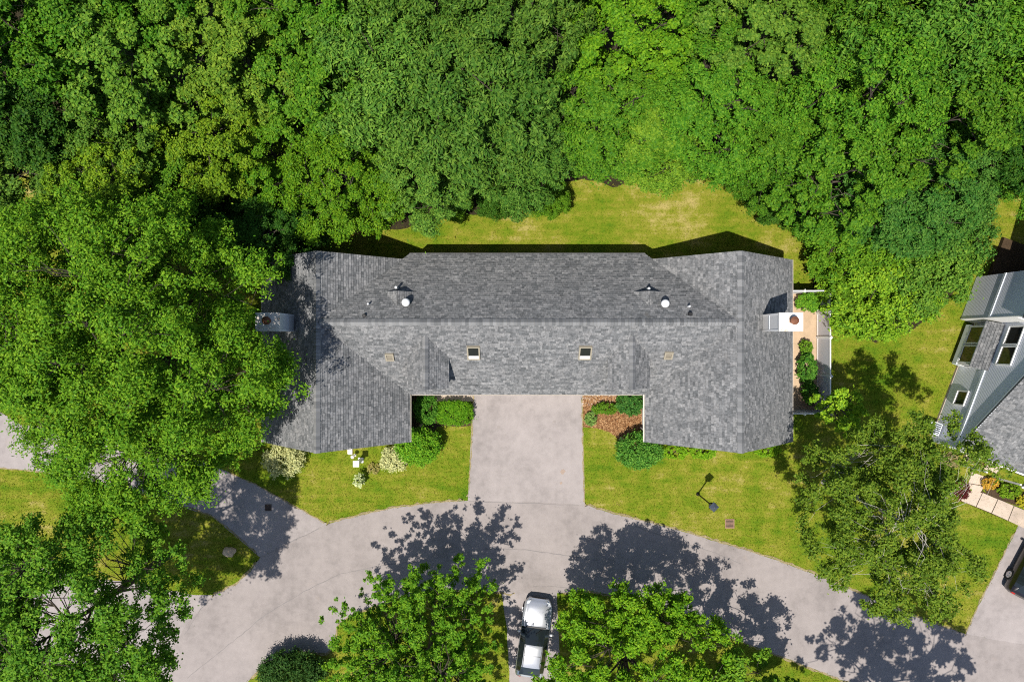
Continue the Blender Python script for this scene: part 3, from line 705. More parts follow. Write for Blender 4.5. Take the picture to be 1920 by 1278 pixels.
def leaf_mesh(name, rng, C, RD, D, n, size=.17, aspect=.55, sub=9, upb=.75, elong=0.0, flat=.7, spread=.36, droop=0.0):
    """n leaf blades grouped in sub-clumps of the clumps (C, RD)"""
    M = len(C); k = rng.integers(max(3, sub-3), sub+4, M); idx = np.repeat(np.arange(M), k)
    u = rng.normal(size=(len(idx), 3)); u[:, 2] = u[:, 2]*.8+.35; u += D[idx]*.5; u /= np.linalg.norm(u, axis=1)[:, None]
    sc = C[idx]+u*RD[idx][:, None]*rng.uniform(.35, .95, len(idx))[:, None]*np.array([1, 1, flat])
    if elong > 0: sc += D[idx]*(rng.uniform(-.5, 1.0, len(idx))*elong)[:, None]
    sr = RD[idx]*rng.uniform(.5, 1.45, len(idx))*spread
    w = sr**2; li = rng.choice(len(sc), n, p=w/w.sum())
    v = rng.normal(size=(n, 3)); v /= np.linalg.norm(v, axis=1)[:, None]
    rad = np.where(rng.random(n) < .15, np.abs(rng.normal(size=n))*1.1, rng.random(n)**.5*1.05)
    pos = sc[li]+v*(sr[li]*rad)[:, None]*np.array([1, 1, .65])
    nr = np.array([0, 0, upb])+v*.50+u[li]*.30+rng.normal(size=(n, 3))*.55; nr /= np.linalg.norm(nr, axis=1)[:, None]
    t = rng.normal(size=(n, 3))+v*.8; t[:, 2] -= droop; t -= nr*np.sum(t*nr, 1)[:, None]; t /= np.linalg.norm(t, axis=1)[:, None]
    b = np.cross(nr, t); s = size*rng.uniform(.65, 1.3, n)
    V = np.empty((n, 4, 3)); tl = t*s[:, None]*.5; bw = b*(s*aspect*.5)[:, None]
    V[:, 0] = pos-tl; V[:, 1] = pos+bw-tl*.1+nr*(s*.06)[:, None]; V[:, 2] = pos+tl-nr*(s*.08)[:, None]; V[:, 3] = pos-bw-tl*.1+nr*(s*.06)[:, None]
    me = np_mesh(name, V.reshape(-1, 3), 4, n); me.materials.append(MT['leaf']); return me
def skeleton(rng, C, H, zfork, tr, lean=(0, 0), k=8, bark='bark', nprim=9, twig=.022):
    """trunk, limbs and twigs that reach the clump centres"""
    mb = MB(); top = Vector((lean[0], lean[1], H)); base = Vector((0, 0, -.15))
    def ax(t): return base.lerp(top, t)+Vector((math.sin(t*4+lean[0])*.10, math.cos(t*3.3)*.10-.1, 0))*min(1, t*3)
    ts = [0, .03, .1, .25, .45, .65, .85, 1]
    mb.tube([ax(t) for t in ts], [tr*1.45, tr*1.12, tr, tr*.86, tr*.68, tr*.48, tr*.27, tr*.10], k)
    order = rng.permutation(len(C))[:nprim]; prim = []
    for i in order:
        e = Vector(C[i]); t0 = min(.9, max(zfork/H, (e.z-(e.xy.length)*.55)/H)); t0 = min(t0, .9)
        a = ax(t0); m1 = a.lerp(e, .45)+Vector((0, 0, .25)); r0 = tr*(1-t0*.75)*.55
        pts = [a, a.lerp(m1, .55), m1, m1.lerp(e, .55)+Vector((0, 0, .12)), e]; prim.append(pts)
        mb.tube(pts, [r0, r0*.82, r0*.6, r0*.38, r0*.16], 6)
    for i in range(len(C)):
        e = Vector(C[i]); best = None
        for pts in prim:
            for p in pts[1:4]:
                dd = (p-e).length+max(0, p.z-e.z)*1.5
                if best is None or dd < best[0]: best = (dd, p)
        a = best[1]; L_ = (e-a).length*.16
        m1 = a.lerp(e, .35)+Vector((random.uniform(-L_, L_), random.uniform(-L_, L_), L_*.8)); m2 = a.lerp(e, .7)+Vector((random.uniform(-L_, L_), random.uniform(-L_, L_), L_*.6))
        mb.tube([a, m1, m2, e], [twig*1.4, twig, twig*.7, twig*.3], 4, cap=False)
    return mb
def obj_me(name, me, parent, color=None):
    o = bpy.data.objects.new(name, me); COL.objects.link(o); o.parent = parent; ORIG[o] = ORIG.get(parent, Vector())
    if color: o.color = (*color, 1)
    return o
def dup_tree(src, loc, rz, sc, color, label, cat, group=None, name='woodland_tree'):
    r = bpy.data.objects.new(name, None); COL.objects.link(r); r.location = loc; r.rotation_euler = (0, 0, rz); r.scale = sc; ORIG[r] = Vector()
    for ch in src:
        o = bpy.data.objects.new(ch[0], ch[1]); COL.objects.link(o); o.parent = r
        o.color = (*color, 1)
    return tag(r, label, cat, group)
VAR = {}
def variant(key, seed, Rr, Rz, zc, nclump, nleaf, **kw):
    rng = np.random.default_rng(seed); ck = {k: kw.pop(k) for k in ('lobes', 'shell', 'clump', 'gap', 'low', 'inner') if k in kw}
    sk = {k: kw.pop(k) for k in ('tr', 'bark', 'nprim', 'twig', 'lean') if k in kw}
    bark = sk.get('bark', 'bark'); H = zc+Rz*.7
    C, RD, D = crown_clumps(rng, Rr, Rz, zc, nclump, **ck)
    me = leaf_mesh('crown', rng, C, RD, D, nleaf, **kw)
    mb = skeleton(rng, C, H, max(1.0, zc-Rz*.8), sk.get('tr', .2), sk.get('lean', (0, 0)), nprim=sk.get('nprim', 10), twig=sk.get('twig', .022))
    t = bpy.data.meshes.new('trunk'); t.from_pydata(mb.v, [], mb.f); t.update(); t.materials.append(MT[bark])
    VAR[key] = [('trunk', t), ('crown', me)]; return VAR[key]
# shared woodland kinds (crown radius about 3.2 m)
variant('wa', 11, 3.3, 3.6, 7.0, 84, 70000, size=.20, aspect=.36, sub=8, droop=.3, gap=.25, inner=.30)             # long-leaved
variant('wb', 12, 3.2, 3.4, 6.6, 88, 70000, size=.20, aspect=.36, sub=8, clump=(.55, 1.0), droop=.3, gap=.25, inner=.30)
variant('wc', 13, 3.2, 3.4, 6.6, 92, 76000, size=.135, aspect=.6, sub=9, clump=(.5, .9), gap=.18, inner=.32)      # fine
variant('wd', 14, 3.4, 3.6, 7.0, 80, 72000, size=.15, aspect=.62, sub=8, gap=.28, inner=.28, clump=(.5, .9))  # maple
variant('we', 15, 3.1, 3.8, 7.0, 74, 70000, size=.155, aspect=.6, sub=7, gap=.28, inner=.3, clump=(.45, .85), lobes=9)
variant('bush', 16, 2.6, 2.0, 1.9, 60, 42000, size=.15, aspect=.55, sub=10, clump=(.45, .85), low=-.75, tr=.10, twig=.015)

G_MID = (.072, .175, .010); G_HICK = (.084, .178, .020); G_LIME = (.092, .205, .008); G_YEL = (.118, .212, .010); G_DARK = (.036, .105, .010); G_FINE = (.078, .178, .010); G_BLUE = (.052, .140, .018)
# px, py of crown centre in the photograph, height of crown centre, size factor, kind, colour, label
FT = [
 (655,336,5.6,.88,'wc',G_LIME,'bright lime-green tree at the wood edge above the left end of the roof'),
 (795,312,5.6,.88,'wb',G_HICK,'mid-green long-leaved tree at the wood edge above the left dome vent'),
 (880,190,7.6,1.15,'wa',G_HICK,'broad long-leaved tree in the middle of the wood, above the left skylight'),
 (985,280,6.2,.76,'wb',G_HICK,'rounded long-leaved crown jutting out over the back lawn, above the driveway left half'),
 (740,160,7.4,1.05,'wa',G_HICK,'tall long-leaved tree left of the broad central one in the wood'),
 (960,60,8.0,1.0,'wb',G_HICK,'long-leaved crown touching the top edge above the driveway'),
 (800,20,8.0,.95,'wa',G_HICK,'long-leaved crown cut by the top edge, left of the driveway line'),
 (1130,230,6.0,.95,'wc',G_FINE,'fine-leaved tree at the wood edge left of the yellow-speckled one'),
 (1215,270,5.0,.72,'wc',(.12,.21,.014),'yellow-speckled fine-leaved tree in front of the wood, above the right dome vent'),
 (1170,70,7.0,.95,'wd',G_LIME,'lime maple crown near the top edge beside a dark gap with bare branches'),
 (1330,215,6.4,.92,'wc',G_MID,'dense rounded tree above the right-hand gable peak'),
 (1400,90,7.2,.95,'we',(.10,.19,.018),'yellow-green layered tree near the top edge above the right gable'),
 (1435,300,4.8,.62,'wc',G_MID,'small round tree at the wood edge beside the right gable shadow'),
 (1310,20,7.0,.75,'we',G_MID,'small crown cut by the top edge right of the bare-branched gap'),
 (1560,330,6.2,.95,'wd',G_MID,'spreading tree above the patio fence at the right of the wood'),
 (1610,195,7.2,1.0,'wc',G_MID,'large dense crown in the right part of the wood'),
 (1625,-15,8.0,.85,'wa',G_MID,'crown with long drooping leaves at the top edge, right of the dark hollow'),
 (1710,60,8.0,1.05,'wa',(.07,.175,.016),'big long-leaved crown at the top edge in the right part of the wood'),
 (1850,90,7.6,1.0,'wa',G_MID,'long-leaved crown in the top right corner'),
 (1735,240,6.8,.95,'wd',G_MID,'tree left of the dark hollow with bare twigs in the right wood'),
 (1700,370,5.4,.95,'wb',G_BLUE,'bluish-green tree low on the right, above the bright bushes'),
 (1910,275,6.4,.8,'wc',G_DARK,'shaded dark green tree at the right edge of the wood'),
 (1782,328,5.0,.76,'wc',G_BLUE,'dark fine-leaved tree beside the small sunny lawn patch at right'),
 (1945,290,6.0,.75,'wc',G_MID,'tree cut by the right edge above the neighbouring house'),
 (610,180,7.0,.95,'we',G_MID,'open spotted-crown tree left of the long-leaved trees'),
 (560,40,7.6,1.0,'we',G_MID,'open spotted-crown tree at the top edge left of centre'),
 (680,40,7.4,.8,'wd',G_MID,'small maple crown wedged between two larger trees at the top edge'),
 (470,130,7.2,1.0,'we',(.115,.20,.016),'yellow-tipped open tree right of the dark gap in the left wood'),
 (420,270,5.6,.85,'wd',G_YEL,'yellow-green maple low in the left wood, beside the dark hollow'),
 (520,300,4.6,.8,'wd',G_LIME,'lime maple leaning over the shaded hollow behind the left gable'),
 (280,130,7.6,1.1,'we',(.10,.19,.016),'tall sunlit tree in the upper left wood with reddish gaps'),
 (160,60,7.8,1.0,'wd',G_MID,'mid-green maple at the top edge in the upper left'),
 (310,20,8.0,.8,'we',G_MID,'small open crown cut by the top edge in the left quarter'),
 (30,60,7.6,1.0,'wd',G_MID,'maple crown in the top left corner'),
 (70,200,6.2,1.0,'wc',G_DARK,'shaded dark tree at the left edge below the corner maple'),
 (250,230,6.0,.8,'wd',(.10,.2,.02),'rounded lobe of maple foliage left of the central dark hollow'),
 (60,330,4.8,.95,'wc',(.085,.17,.018),'fine-leaved tree at the left edge in the middle of the picture'),
 (230,370,5.8,.85,'wd',G_YEL,'yellow-lime tree crown above the great front-left tree'),
 (330,330,4.4,.7,'wd',G_MID,'small maple tucked in the dark hollow of the left wood'),
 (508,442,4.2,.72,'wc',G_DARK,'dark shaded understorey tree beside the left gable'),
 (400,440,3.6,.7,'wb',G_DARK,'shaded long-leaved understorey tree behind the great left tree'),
]
rs = random.Random(21)
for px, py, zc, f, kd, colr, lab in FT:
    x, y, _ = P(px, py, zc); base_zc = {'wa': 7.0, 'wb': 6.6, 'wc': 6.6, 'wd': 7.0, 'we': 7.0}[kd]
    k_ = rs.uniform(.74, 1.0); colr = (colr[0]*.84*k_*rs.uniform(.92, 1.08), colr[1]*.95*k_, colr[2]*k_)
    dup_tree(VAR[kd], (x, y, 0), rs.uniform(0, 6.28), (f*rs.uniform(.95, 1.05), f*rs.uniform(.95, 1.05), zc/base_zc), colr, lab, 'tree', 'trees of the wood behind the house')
BU = [
 (1592,470,1.9,.92,G_MID,'bushy green shrub at the right of the back lawn'),
 (1640,545,1.9,1.1,(.115,.23,.012),'bright lime vine-covered bush right of the patio fence'),
 (1575,548,1.5,.42,(.09,.2,.014),'low leafy bush touching the patio fence corner'),
 (1720,500,2.2,1.05,(.08,.175,.018),'broad bush between the bright bush and the neighbouring house'),
 (1762,430,2.4,.9,G_BLUE,'dark bush beside the neighbouring back lawn'),
 (1660,430,2.4,1.0,G_MID,'tangled bush below the right-hand wood'),
 (1522,402,1.8,.62,G_MID,'small bush at the corner of the back lawn by the right gable'),
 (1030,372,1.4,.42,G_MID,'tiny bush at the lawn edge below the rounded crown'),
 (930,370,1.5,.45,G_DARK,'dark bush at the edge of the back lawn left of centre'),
 (850,372,1.4,.42,G_MID,'low bush at the lawn edge above the left skylight'),
 (690,398,1.7,.42,G_LIME,'bright bush drooping toward the left rear roof edge'),
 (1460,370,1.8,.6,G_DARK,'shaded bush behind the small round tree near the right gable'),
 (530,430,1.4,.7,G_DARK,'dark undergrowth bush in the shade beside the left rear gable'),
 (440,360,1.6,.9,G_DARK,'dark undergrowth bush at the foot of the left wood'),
 (560,370,1.5,.7,G_MID,'green bush below the lime maple behind the left gable'),
]
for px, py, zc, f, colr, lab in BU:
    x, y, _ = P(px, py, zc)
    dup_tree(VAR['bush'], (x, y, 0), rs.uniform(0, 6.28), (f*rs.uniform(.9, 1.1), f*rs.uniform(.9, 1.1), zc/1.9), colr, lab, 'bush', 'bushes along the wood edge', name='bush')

def single_tree(name, px, py, zc, Rr, Rz, seed, ncl, nleaf, color, label, base=None, bark='bark', tr=.22, nprim=12, fork=None, twig=.022, **kw):
    rng = np.random.default_rng(seed); ck = {k: kw.pop(k) for k in ('lobes', 'shell', 'clump', 'gap', 'low', 'inner') if k in kw}
    x, y, _ = P(px, py, zc); bx, by = base if base else (x, y)
    root = empty(name, (bx, by, 0), label, 'tree', local=True)
    av = kw.pop('avoid', [])
    C, RD, D = crown_clumps(rng, Rr, Rz, zc, ncl, **ck)
    ok = np.ones(len(C), bool)
    for x0, y0, x1, y1 in av:                       # gaps in the crown the photograph looks through
        kx = 960+(C[:, 0]+x)*FPX/(CAMH-C[:, 2]); ky = 639-(C[:, 1]+y)*FPX/(CAMH-C[:, 2]); m_ = 22
        ok &= ~((kx > x0-m_) & (kx < x1+m_) & (ky > y0-m_) & (ky < y1+m_))
    C, RD, D = C[ok], RD[ok], D[ok]
    C[:, 0] += x-bx; C[:, 1] += y-by
    me = leaf_mesh('crown', rng, C, RD, D, nleaf, **kw); obj_me('crown', me, root, color)
    sk = skeleton(rng, C, zc+Rz*.6, fork or max(1.2, zc-Rz*.9), tr, ((x-bx)*.9, (y-by)*.9), nprim=nprim, twig=twig)
    sk.build('trunk', bark, root); return root
# great tree at left
single_tree('shade_tree', 262, 676, 9.2, 7.1, 4.6, 31, 330, 225000, (.074, .178, .009), 'huge bright green tree overhanging the left end of the house', size=.135, aspect=.5, sub=11, clump=(.6, 1.1), gap=.08, lobes=14, tr=.34, nprim=22, elong=.35, avoid=[(470,572,566,628),(-80,785,22,880),(-80,905,125,1000),(48,872,70,882)])
single_tree('shade_tree', 60, 560, 8.6, 4.6, 3.6, 32, 80, 60000, (.082, .184, .009), 'yellow-green tree at the left edge merging into the huge tree', size=.16, aspect=.5, sub=9, clump=(.65, 1.15), gap=.12, tr=.26, avoid=[(-200,790,22,1000)])
# front-left drive tree, trunk seen leaning away from the middle
single_tree('front_tree', 118, 1170, 9.6, 5.1, 3.4, 33, 210, 100000, (.068, .170, .012), 'open-branched tree with a visible dark trunk in the bottom left corner', base=P(330, 1030)[:2], size=.145, aspect=.55, sub=8, clump=(.5, .9), gap=.10, lobes=11, tr=.24, nprim=12, fork=5.2, avoid=[(-100,860,125,955)])
single_tree('front_tree', 794, 1240, 4.9, 4.2, 3.0, 34, 230, 108000, (.072, .180, .009), 'spiky maple left of the parked silver car', size=.14, aspect=.5, sub=9, clump=(.22, .38), elong=1.55, gap=.16, lobes=12, tr=.16, nprim=18, low=-.5, spread=.5, inner=.4, avoid=[(922,1080,1060,1300)])
single_tree('front_tree', 1180, 1262, 5.1, 5.0, 2.7, 35, 210, 98000, (.088, .205, .008), 'bright lime maple right of the parked silver car', size=.14, aspect=.55, sub=9, clump=(.36, .66), gap=.24, lobes=12, tr=.18, nprim=16, elong=.4, low=-.5, inner=.4, avoid=[(985,1100,1040,1214)])
single_tree('front_tree', 1405, 1330, 5.0, 3.0, 2.4, 36, 40, 22000, (.08, .18, .012), 'lime tree mostly below the bottom edge right of the lime maple', size=.17, aspect=.6, sub=8, clump=(.45, .8), gap=.15, tr=.12)
single_tree('front_tree', 1790, 1570, 9.6, 5.2, 3.2, 37, 130, 40000, (.07, .16, .014), 'tall tree below the bottom edge whose dappled shadow lies on the road', size=.2, aspect=.6, sub=7, clump=(.4, .8), gap=.35, tr=.2)
# birch
single_tree('birch_tree', 1680, 965, 7.6, 4.6, 3.6, 38, 220, 74000, (.080, .140, .012), 'sparse birch with white limbs between the lawn and the neighbouring house', size=.125, aspect=.6, sub=7, clump=(.4, .75), gap=.18, lobes=10, inner=.5, bark='birch', tr=.11, nprim=9, twig=.008, avoid=[(1808,905,1930,1010)])
single_tree('sapling', 1566, 768, 3.4, 1.25, 1.6, 39, 16, 5000, (.14, .27, .014), 'bright young tree at the south end of the patio fence', size=.16, aspect=.6, sub=6, clump=(.3, .5), gap=.1, tr=.05, nprim=5)

# garden shrubs
def shrub(px, py, rx, ry, h, color, label, n=5000, size=.09, name='garden_shrub', seed=0, clipped=False, aspect=.55, group=None, cat='shrub', rz=0):
    rng = np.random.default_rng(seed+100); zc = h*.5; x, y, _ = P(px, py, h*.7)
    root = empty(name, (x, y, 0), label, cat, group, rz=rz, local=True)
    m = int(40+n/60); d = rng.normal(size=(m, 3)); d[:, 2] = np.abs(d[:, 2])-.25; d /= np.linalg.norm(d, axis=1)[:, None]
    if clipped: d = np.sign(d)*np.abs(d)**.55
    f = rng.uniform(.80, .92, m) if clipped else rng.uniform(.65, .98, m)
    C = d*f[:, None]*np.array([rx, ry, h*.52]); C[:, 2] = np.maximum(C[:, 2]+zc, .06)
    RD = np.full(m, min(rx, ry)*(.2 if clipped else .26))
    dn = d/np.linalg.norm(d, axis=1)[:, None]
    if clipped:
        q = rng.uniform(-1, 1, (m*4, 2)); q = q[(np.abs(q)**3.2).sum(1) < 1][:m]; e_ = (np.abs(q)**3.2).sum(1); zz = np.where(rng.random(len(q)) < .7, h*(.93-.16*e_**2), rng.uniform(.1, .85, len(q))*h)
        q = np.where((zz < h*.75)[:, None], q/np.maximum(e_, .02)[:, None]**(1/3.2), q); C = np.stack([q[:, 0]*rx*.9, q[:, 1]*ry*.9, zz], 1); m = len(C); RD = np.full(m, min(rx, ry)*.2); dn = np.tile([0, 0, 1.], (m, 1))
    me = leaf_mesh('foliage', rng, C, RD, dn, n, size=size, aspect=aspect, sub=6, upb=.5, spread=.5); obj_me('foliage', me, root, color)
    mb = MB()
    for i in range(7):
        e = C[i*3 % m]*.9; mb.tube([(0, 0, -.05), (e[0]*.3, e[1]*.3, e[2]*.5), tuple(e)], [.025, .018, .006], 5)
    mb.build('stem', 'bark', root); return root
VG = (.40, .42, .20)
shrub(851, 774, 1.12, .72, 1.0, (.075,.205,.008), 'clipped rounded hedge left of the driveway top', 14000, .07, 'clipped_hedge', 1, True, cat='hedge')
shrub(800, 767, .72, .80, 1.3, (.055,.165,.016), 'dark green shrub in the left inner corner beside the clipped hedge', 7000, .09, seed=2)
shrub(783, 838, 1.22, 1.0, 1.9, (.085,.225,.012), 'large round shrub at the left wing front corner', 13000, .11, seed=3)
shrub(530, 862, 1.1, .95, 1.1, VG, 'cream variegated shrub under the huge left tree', 7000, .10, seed=4)
shrub(738, 862, .72, .75, .8, VG, 'cream variegated shrub beside the large round left shrub', 4000, .10, seed=5)
shrub(671, 902, .30, .38, 1.2, (.42,.48,.26), 'small white-green shrub alone on the left lawn', 900, .10, seed=6)
shrub(1182, 757, .78, .62, 1.3, (.042,.135,.022), 'dark green shrub in the right inner corner above the mulch', 7000, .10, seed=7)
shrub(1134, 766, .80, .34, .6, (.070,.165,.012), 'low green mound along the right walkway', 4500, .08, seed=8)
shrub(1108, 785, .36, .40, .4, (.12,.22,.05), 'pale striped leafy clump at the driveway edge of the mulch', 700, .16, seed=9, aspect=.3)
shrub(1200, 846, 1.25, .95, 1.8, (.060,.180,.022), 'large round shrub at the right wing front corner', 13000, .11, seed=10)
for i, (px, w) in enumerate(((1265,.9), (1318,.8), (1440,.8))):
    shrub(px, 848-(i == 2)*4, w, .38, .35, (.115,.25,.010), ('low bright ground cover beside the large right corner shrub', 'low bright ground cover at the middle of the right gable front', 'low bright ground cover near the right end of the right gable front')[i], 3000, .09, 'ground_cover', 11+i, cat='plant')
shrub(1519, 566, .72, .52, 1.0, (.080,.21,.014), 'leafy plants inside the north end of the patio fence', 4500, .12, seed=15)
shrub(1513, 652, .32, .45, .8, (.085,.19,.014), 'small patio shrub just below the chimney', 2000, .11, seed=16)
shrub(1516, 690, .50, .85, 1.2, (.055,.165,.018), 'dark leafy shrub along the middle of the patio fence', 5500, .12, seed=17)
shrub(1520, 737, .45, .60, 1.0, (.060,.175,.018), 'leafy shrub at the south end of the patio', 3500, .12, seed=18)
shrub(546, 1266, 1.85, 1.2, 1.9, (.028,.075,.014), 'dark dome-shaped shrub at the bottom edge by the road', 22000, .11, seed=19)
shrub(1800, 919, .58, .56, .9, (.085,.022,.016), 'burgundy round shrub beside the neighbouring path', 4500, .08, seed=20)
shrub(1840, 860, .5, .45, .6, (.24,.17,.06), 'tan flowering shrub under the birch near the neighbouring door', 1500, .10, seed=21)
shrub(1784, 865, .6, .45, .7, (.22,.20,.09), 'pale dry-looking shrub at the neighbouring house corner', 1800, .10, seed=22)
shrub(1858, 906, .5, .34, .45, (.38,.26,.03), 'yellow and orange flower clump at the start of the neighbouring bed', 1500, .09, 'flower_clump', 23, cat='flowers')
shrub(1895, 920, .65, .42, .55, (.11,.21,.012), 'green perennial clump with yellow blooms in the neighbouring bed', 2600, .10, 'flower_clump', 24, cat='flowers')
shrub(1930, 940, .6, .4, .5, (.30,.30,.02), 'yellow-green flower clump cut by the right edge', 2000, .09, 'flower_clump', 25, cat='flowers')
shrub(700, 878, .38, .3, .25, (.28,.26,.08), 'low yellowish plant between the pedestal and the variegated shrub', 700, .09, 'garden_plant', 26, cat='plant')

# ------------------------------------------------------------------ small outdoor things
lx, ly, _ = P(1308.5, 925.5)
lp = empty('lamp_post', (lx, ly, 0), 'black lamp post with a square lantern on the right front lawn', 'lamp post')
pp = MB().tube([(lx, ly, 0), (lx, ly, 2.75)], [.042, .038], 10).build('pole', 'black', lp)
MB().lathe([(.11, 0), (.11, .06), (.06, .14)], (lx, ly), 12).build('base', 'black', lp)
ln = MB(); h0, h1 = 2.75, 3.15; w = .17
for sx in (-1, 1):
    for sy in (-1, 1): ln.bar((lx+sx*w*.8, ly+sy*w*.8, h0), (lx+sx*w, ly+sy*w, h1), .025, .025)
ln.box((lx-w*.85, ly-w*.85, h0-.03), (lx+w*.85, ly+w*.85, h0)); lno = ln.build('lantern_frame', 'black', lp)
MB().prism([(lx-w*.7, ly-w*.7, h0+.01), (lx+w*.7, ly-w*.7, h0+.01), (lx+w*.7, ly+w*.7, h0+.01), (lx-w*.7, ly+w*.7, h0+.01)], (0,0,h1-h0-.02)).build('lantern_glass', 'glass', lno)
MB().lathe([(.28, h1), (.28, h1+.03), (.10, h1+.12), (.03, h1+.16)], (lx, ly), 4).build('lantern_cap', 'lantern', lno).data.transform(Matrix.Identity(4))
def grate(px, py, w, name, label, bars, mat, cat):
    x, y, _ = P(px, py); g = empty(name, (x, y, 0), label, cat)
    f = MB(); b = .05
    f.box((x-w,y-w,.0),(x+w,y-w+b,.035)).box((x-w,y+w-b,.0),(x+w,y+w,.035)).box((x-w,y-w+b,.0),(x-w+b,y+w-b,.034)).box((x+w-b,y-w+b,.0),(x+w,y+w-b,.034)); f.build('frame', mat, g)
    MB().poly([(x-w+b,y-w+b,.014),(x+w-b,y-w+b,.014),(x+w-b,y+w-b,.014),(x-w+b,y+w-b,.014)]).build('drain_well', 'black', g)
    for i in range(bars):
        yy = y-w+b+(i+.5)*(2*w-2*b)/bars; MB().box((x-w+b, yy-.018, .016), (x+w-b, yy+.018, .032)).build('bar', mat, g)
MT['rustgrate'] = plain('rusty_grate', (.26, .16, .11), .8, .2, var=.3, scale=20)
grate(1368, 981, .27, 'drain_grate', 'rusty square drain grate in the right front lawn', 6, 'rustgrate', 'grate')
grate(503, 951, .19, 'drain_grate', 'small dark drain grate in the shaded left driveway', 4, 'iron', 'grate')
x, y, _ = P(668, 869, 1.2)
pd = empty('garden_pedestal', (x, y, 0), 'white square-topped pedestal on the left lawn near the gable', 'pedestal')
MB().box((x-.09, y-.09, 0), (x+.09, y+.09, 1.2)).build('column', 'white', pd); MB().box((x-.17, y-.17, 1.2), (x+.17, y+.17, 1.27)).build('top_plate', 'white', pd); MB().box((x-.15, y-.15, 0), (x+.15, y+.15, .06)).build('foot', 'white', pd)
x, y, _ = P(661, 856, .6)
gl = empty('garden_globe', (x, y, 0), 'small cream globe on a short stand behind the white pedestal', 'garden ornament')
MB().lathe([(.08, 0), (.03, .05), (.03, .45), (.06, .48)], (x, y), 10).build('stand', 'white', gl); MB().lathe([(.02, .47), (.09, .51), (.12, .59), (.09, .68), (.02, .71)], (x, y), 14).build('globe', 'cream', gl, smooth=True)
x, y, _ = P(656, 847, .1)
sb = MB(); sb.prism([(x-.1, y-.15, 0), (x+.1, y-.15, 0), (x+.14, y+.2, 0), (x-.14, y+.2, 0)], (0,0,.06)); sb.box((x-.14,y-.12,.06),(x-.10,y+.2,.10)).box((x+.10,y-.12,.06),(x+.14,y+.2,.10))
tag(sb.build('splash_block', 'cream'), 'pale splash block against the left gable wall', 'splash block')
rr = np.random.default_rng(4); x, y, _ = P(430, 1033)
rk = MB().lathe([(.36,-.05),(.40,.06),(.33,.17),(.2,.24),(.04,.26)], (0,0), 11); rk.v = [(a*(1+.18*rr.normal()), b*(.8+.12*rr.normal()), c) for a, b, c in rk.v]
tag(rk.build('boulder', 'stone', origin=Vector((0,0,0))), 'tan boulder on the grass island by the left driveway', 'boulder').location = (x, y, 0)
for px, py, s, lab in ((1800,768,.16,'pale stone against the grass beside the neighbouring house wall'), (1165,822,.13,'small pale stone at the lower tip of the mulch bed'), (790,797,.12,'small pale stone in the shaded left bed')):
    x, y, _ = P(px, py); st = MB().lathe([(1,-.1),(1.05,.2),(.7,.6),(.1,.75)], (0,0), 8); st.v = [(a*s*(1+.15*rr.normal()), b*s*(1+.15*rr.normal()), c*s) for a, b, c in st.v]
    tag(st.build('stone', 'stone'), lab, 'stone').location = (x, y, 0)

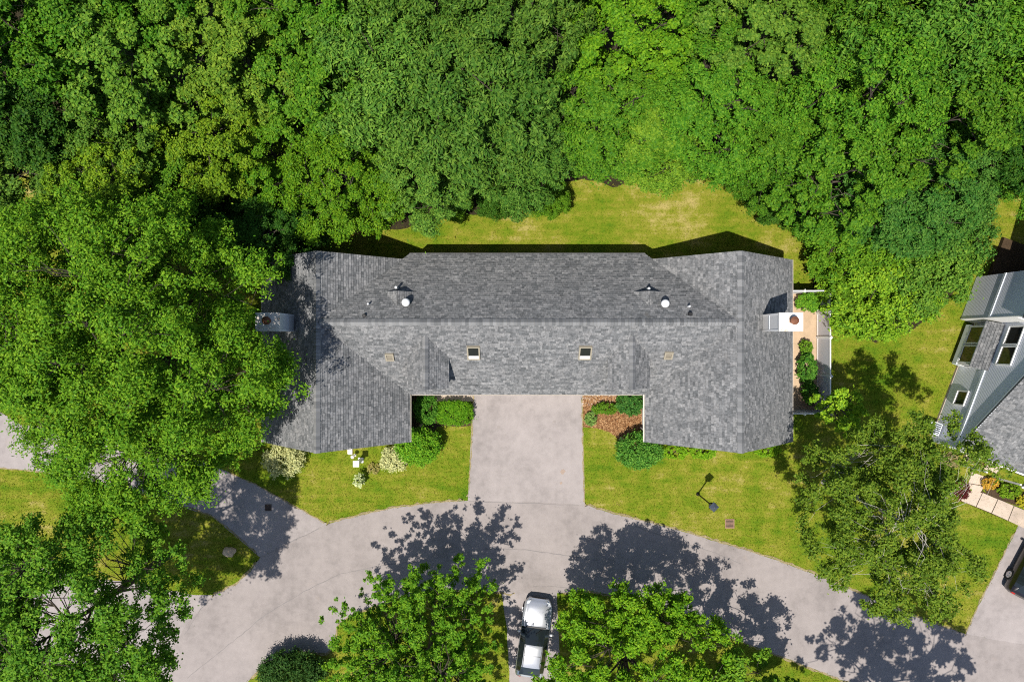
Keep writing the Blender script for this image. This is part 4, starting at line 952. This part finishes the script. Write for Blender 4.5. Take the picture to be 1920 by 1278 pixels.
# ------------------------------------------------------------------ cars
def make_car(px, py, heading, paint, label, L=4.6):
    x, y, _ = P(px, py, .6); root = empty('parked_car', (x, y, 0), label, 'car', rz=heading, local=True)
    #        x     w    zlow ztop  wt   belt
    st = [(-2.33,.60,.36,.66,.50,.60),(-2.24,.80,.30,.95,.62,.86),(-2.08,.87,.26,1.05,.66,.93),(-1.5,.90,.23,1.36,.58,.95),(-1.0,.90,.22,1.44,.57,.95),(-.5,.90,.22,1.46,.57,.94),(-.15,.90,.22,1.42,.57,.93),
          (.72,.90,.22,1.02,.68,.92),(1.1,.90,.22,.97,.70,.89),(1.5,.89,.23,.93,.70,.85),(1.9,.86,.25,.85,.66,.77),(2.14,.78,.28,.74,.60,.68),(2.30,.62,.32,.60,.50,.56)]
    A = np.array(st); n = len(A); T = np.linspace(0, n-1, (n-1)*3+1); 
    def interp(col):
        out = []
        for t in T:
            i = min(int(t), n-2); f = t-i; p0, p1, p2, p3 = (A[max(i-1,0)][col], A[i][col], A[i+1][col], A[min(i+2,n-1)][col])
            out.append(.5*((2*p1)+(-p0+p2)*f+(2*p0-5*p1+4*p2-p3)*f*f+(-p0+3*p1-3*p2+p3)*f**3) if col not in (0,) else p1+(p2-p1)*f)
        return np.array(out)
    S = np.stack([interp(c) for c in range(6)], 1)
    def sec(r):
        xx, w, zl, zt, wt, zb = r; cr = .035
        half = [(0, zt), (wt*.5, zt-cr*.25), (wt*.85, zt-cr*.8), (wt, zt-cr*1.8), (w*.965, zb+.01), (w, zb-.08), (w*1.0, (zb+zl)/2), (w*.97, zl+.06), (w*.90, zl)]
        return [(xx, -a, b) for a, b in half[::-1]]+[(xx, a, b) for a, b in half[1:]]
    rings = [sec(r) for r in S]; k = len(rings[0]); parts = {}
    def region(i, j):
        xm = (S[i][0]+S[i+1][0])/2; jj = j if j < 8 else 15-j       # 0 sill ... 7 centre
        if jj >= 5:
            if -2.08 <= xm < -1.5: return 'rear_window'
            if -.15 <= xm < .72: return 'windshield'
            if -1.5 <= xm < -.15: return 'roof_panel'
            if xm >= .72: return 'hood'
            return 'boot_lid'
        if jj == 4 and -1.95 < xm < .62: return 'side_window' if j < 8 else 'side_window_b'
        return 'body'
    for i in range(len(rings)-1):
        for j in range(k-1):
            m = parts.setdefault(region(i, j), MB()); m.add([rings[i][j], rings[i+1][j], rings[i+1][j+1], rings[i][j+1]], [(0,1,2,3)])
    parts['body'].poly(rings[0]); parts['body'].poly(rings[-1][::-1])
    parts['body'].add([rings[i][j] for i in (0, len(rings)//2, len(rings)-1) for j in (0, k-1)], [(0,1,3,2),(2,3,5,4)])
    for nm, m in parts.items():
        gname = nm.replace('_b', ''); vv = {}; v2 = []; remap = []
        for p in m.v:
            q = tuple(round(c, 5) for c in p)
            if q not in vv: vv[q] = len(v2); v2.append(p)
            remap.append(vv[q])
        m.f = [tuple(dict.fromkeys(remap[i] for i in f)) for f in m.f]; m.f = [f for f in m.f if len(f) > 2]; m.v = v2
        m.build(gname, 'glass' if 'wind' in nm else paint, root, smooth=True)
    for sx in (-1.42, 1.40):
        for sy in (-1, 1):
            def ring(r0, r1, y0, y1, mat, nm, par):
                mb = MB(); kk = 20; vs = []
                for rr_, yy in ((r0, y0), (r1, y0), (r1, y1), (r0, y1)):
                    for q in range(kk): vs.append((sx+rr_*math.cos(2*math.pi*q/kk), yy, .32+rr_*math.sin(2*math.pi*q/kk)))
                fs = [(a*kk+q, a*kk+(q+1) % kk, ((a+1) % 4)*kk+(q+1) % kk, ((a+1) % 4)*kk+q) for a in range(4) for q in range(kk)]
                mb.add(vs, fs); return mb.build(nm, mat, par)
            wl = ring(.02, .21, sy*.80, sy*.915, 'rim', 'wheel', root)
            ring(.21, .32, sy*.72, sy*.925, 'tyre', 'tyre', wl); ring(.0, .05, sy*.9, sy*.93, 'rim', 'hub', wl)
            for q in range(5):
                a = q*2*math.pi/5; MB().bar((sx+.05*math.cos(a), sy*.92, .32+.05*math.sin(a)), (sx+.2*math.cos(a), sy*.92, .32+.2*math.sin(a)), .04, .02).build('spoke', 'rim', wl)
    for sy in (-1, 1):
        MB().lathe([(.10,.0),(.12,.05),(.05,.09)], (0,0), 8).build('mirror', paint, root).matrix_local = Matrix.Translation((.42, sy*1.0, .95)) @ Matrix.Diagonal((.7, 1.0, 1.3, 1))
        MB().prism([(2.02, sy*.60, .735), (2.20, sy*.50, .665), (2.15, sy*.70, .64), (1.98, sy*.76, .70)], (0,0,.05)).build('headlight', 'lamp_clear', root)
        MB().prism([(-2.26, sy*.52, .78), (-2.18, sy*.72, .78), (-2.30, sy*.70, .70), (-2.335, sy*.5, .70)], (0,0,.12)).build('taillight', 'lamp_red', root)
    MB().bar((2.26, -.45, .42), (2.26, .45, .42), .1, .16).build('grille', 'black', root)
    MB().bar((.75, -.62, 1.015), (.75, .62, 1.015), .08, .02).build('cowl', 'black', root)
    for y0 in (-.45, .1): MB().bar((.70, y0, 1.045), (.42, y0+.42, 1.175), .025, .02).build('wiper', 'black', root)
    for sy in (-1, 1): MB().bar((-1.45, sy*.52, 1.40), (-.2, sy*.52, 1.445), .03, .03).build('roof_rail', 'black', root)
    MB().bar((-.75, -.50, 1.452), (-.75, .50, 1.452), .015, .012).build('roof_seam', 'black', root)
    return root
make_car(1001, 1194, R(90-8), 'silver', 'silver car parked nose-up between the two front maples').scale = (.97, .92, .97)
make_car(1946, 1052, R(62), 'darkpaint', 'dark car on the neighbouring driveway cut by the right edge')
x, y, _ = P(6, 1229, .9)
bn = empty('recycling_bin', (x, y, 0), 'blue bin under the bottom left tree at the picture edge', 'bin')
MB().prism([(x-.24,y-.24,0),(x+.24,y-.24,0),(x+.28,y+.28,0),(x-.28,y+.28,0)], (0,0,.95)).build('body', 'blue', bn); MB().box((x-.31,y-.31,.95),(x+.31,y+.34,1.0)).build('lid', 'blue', bn)
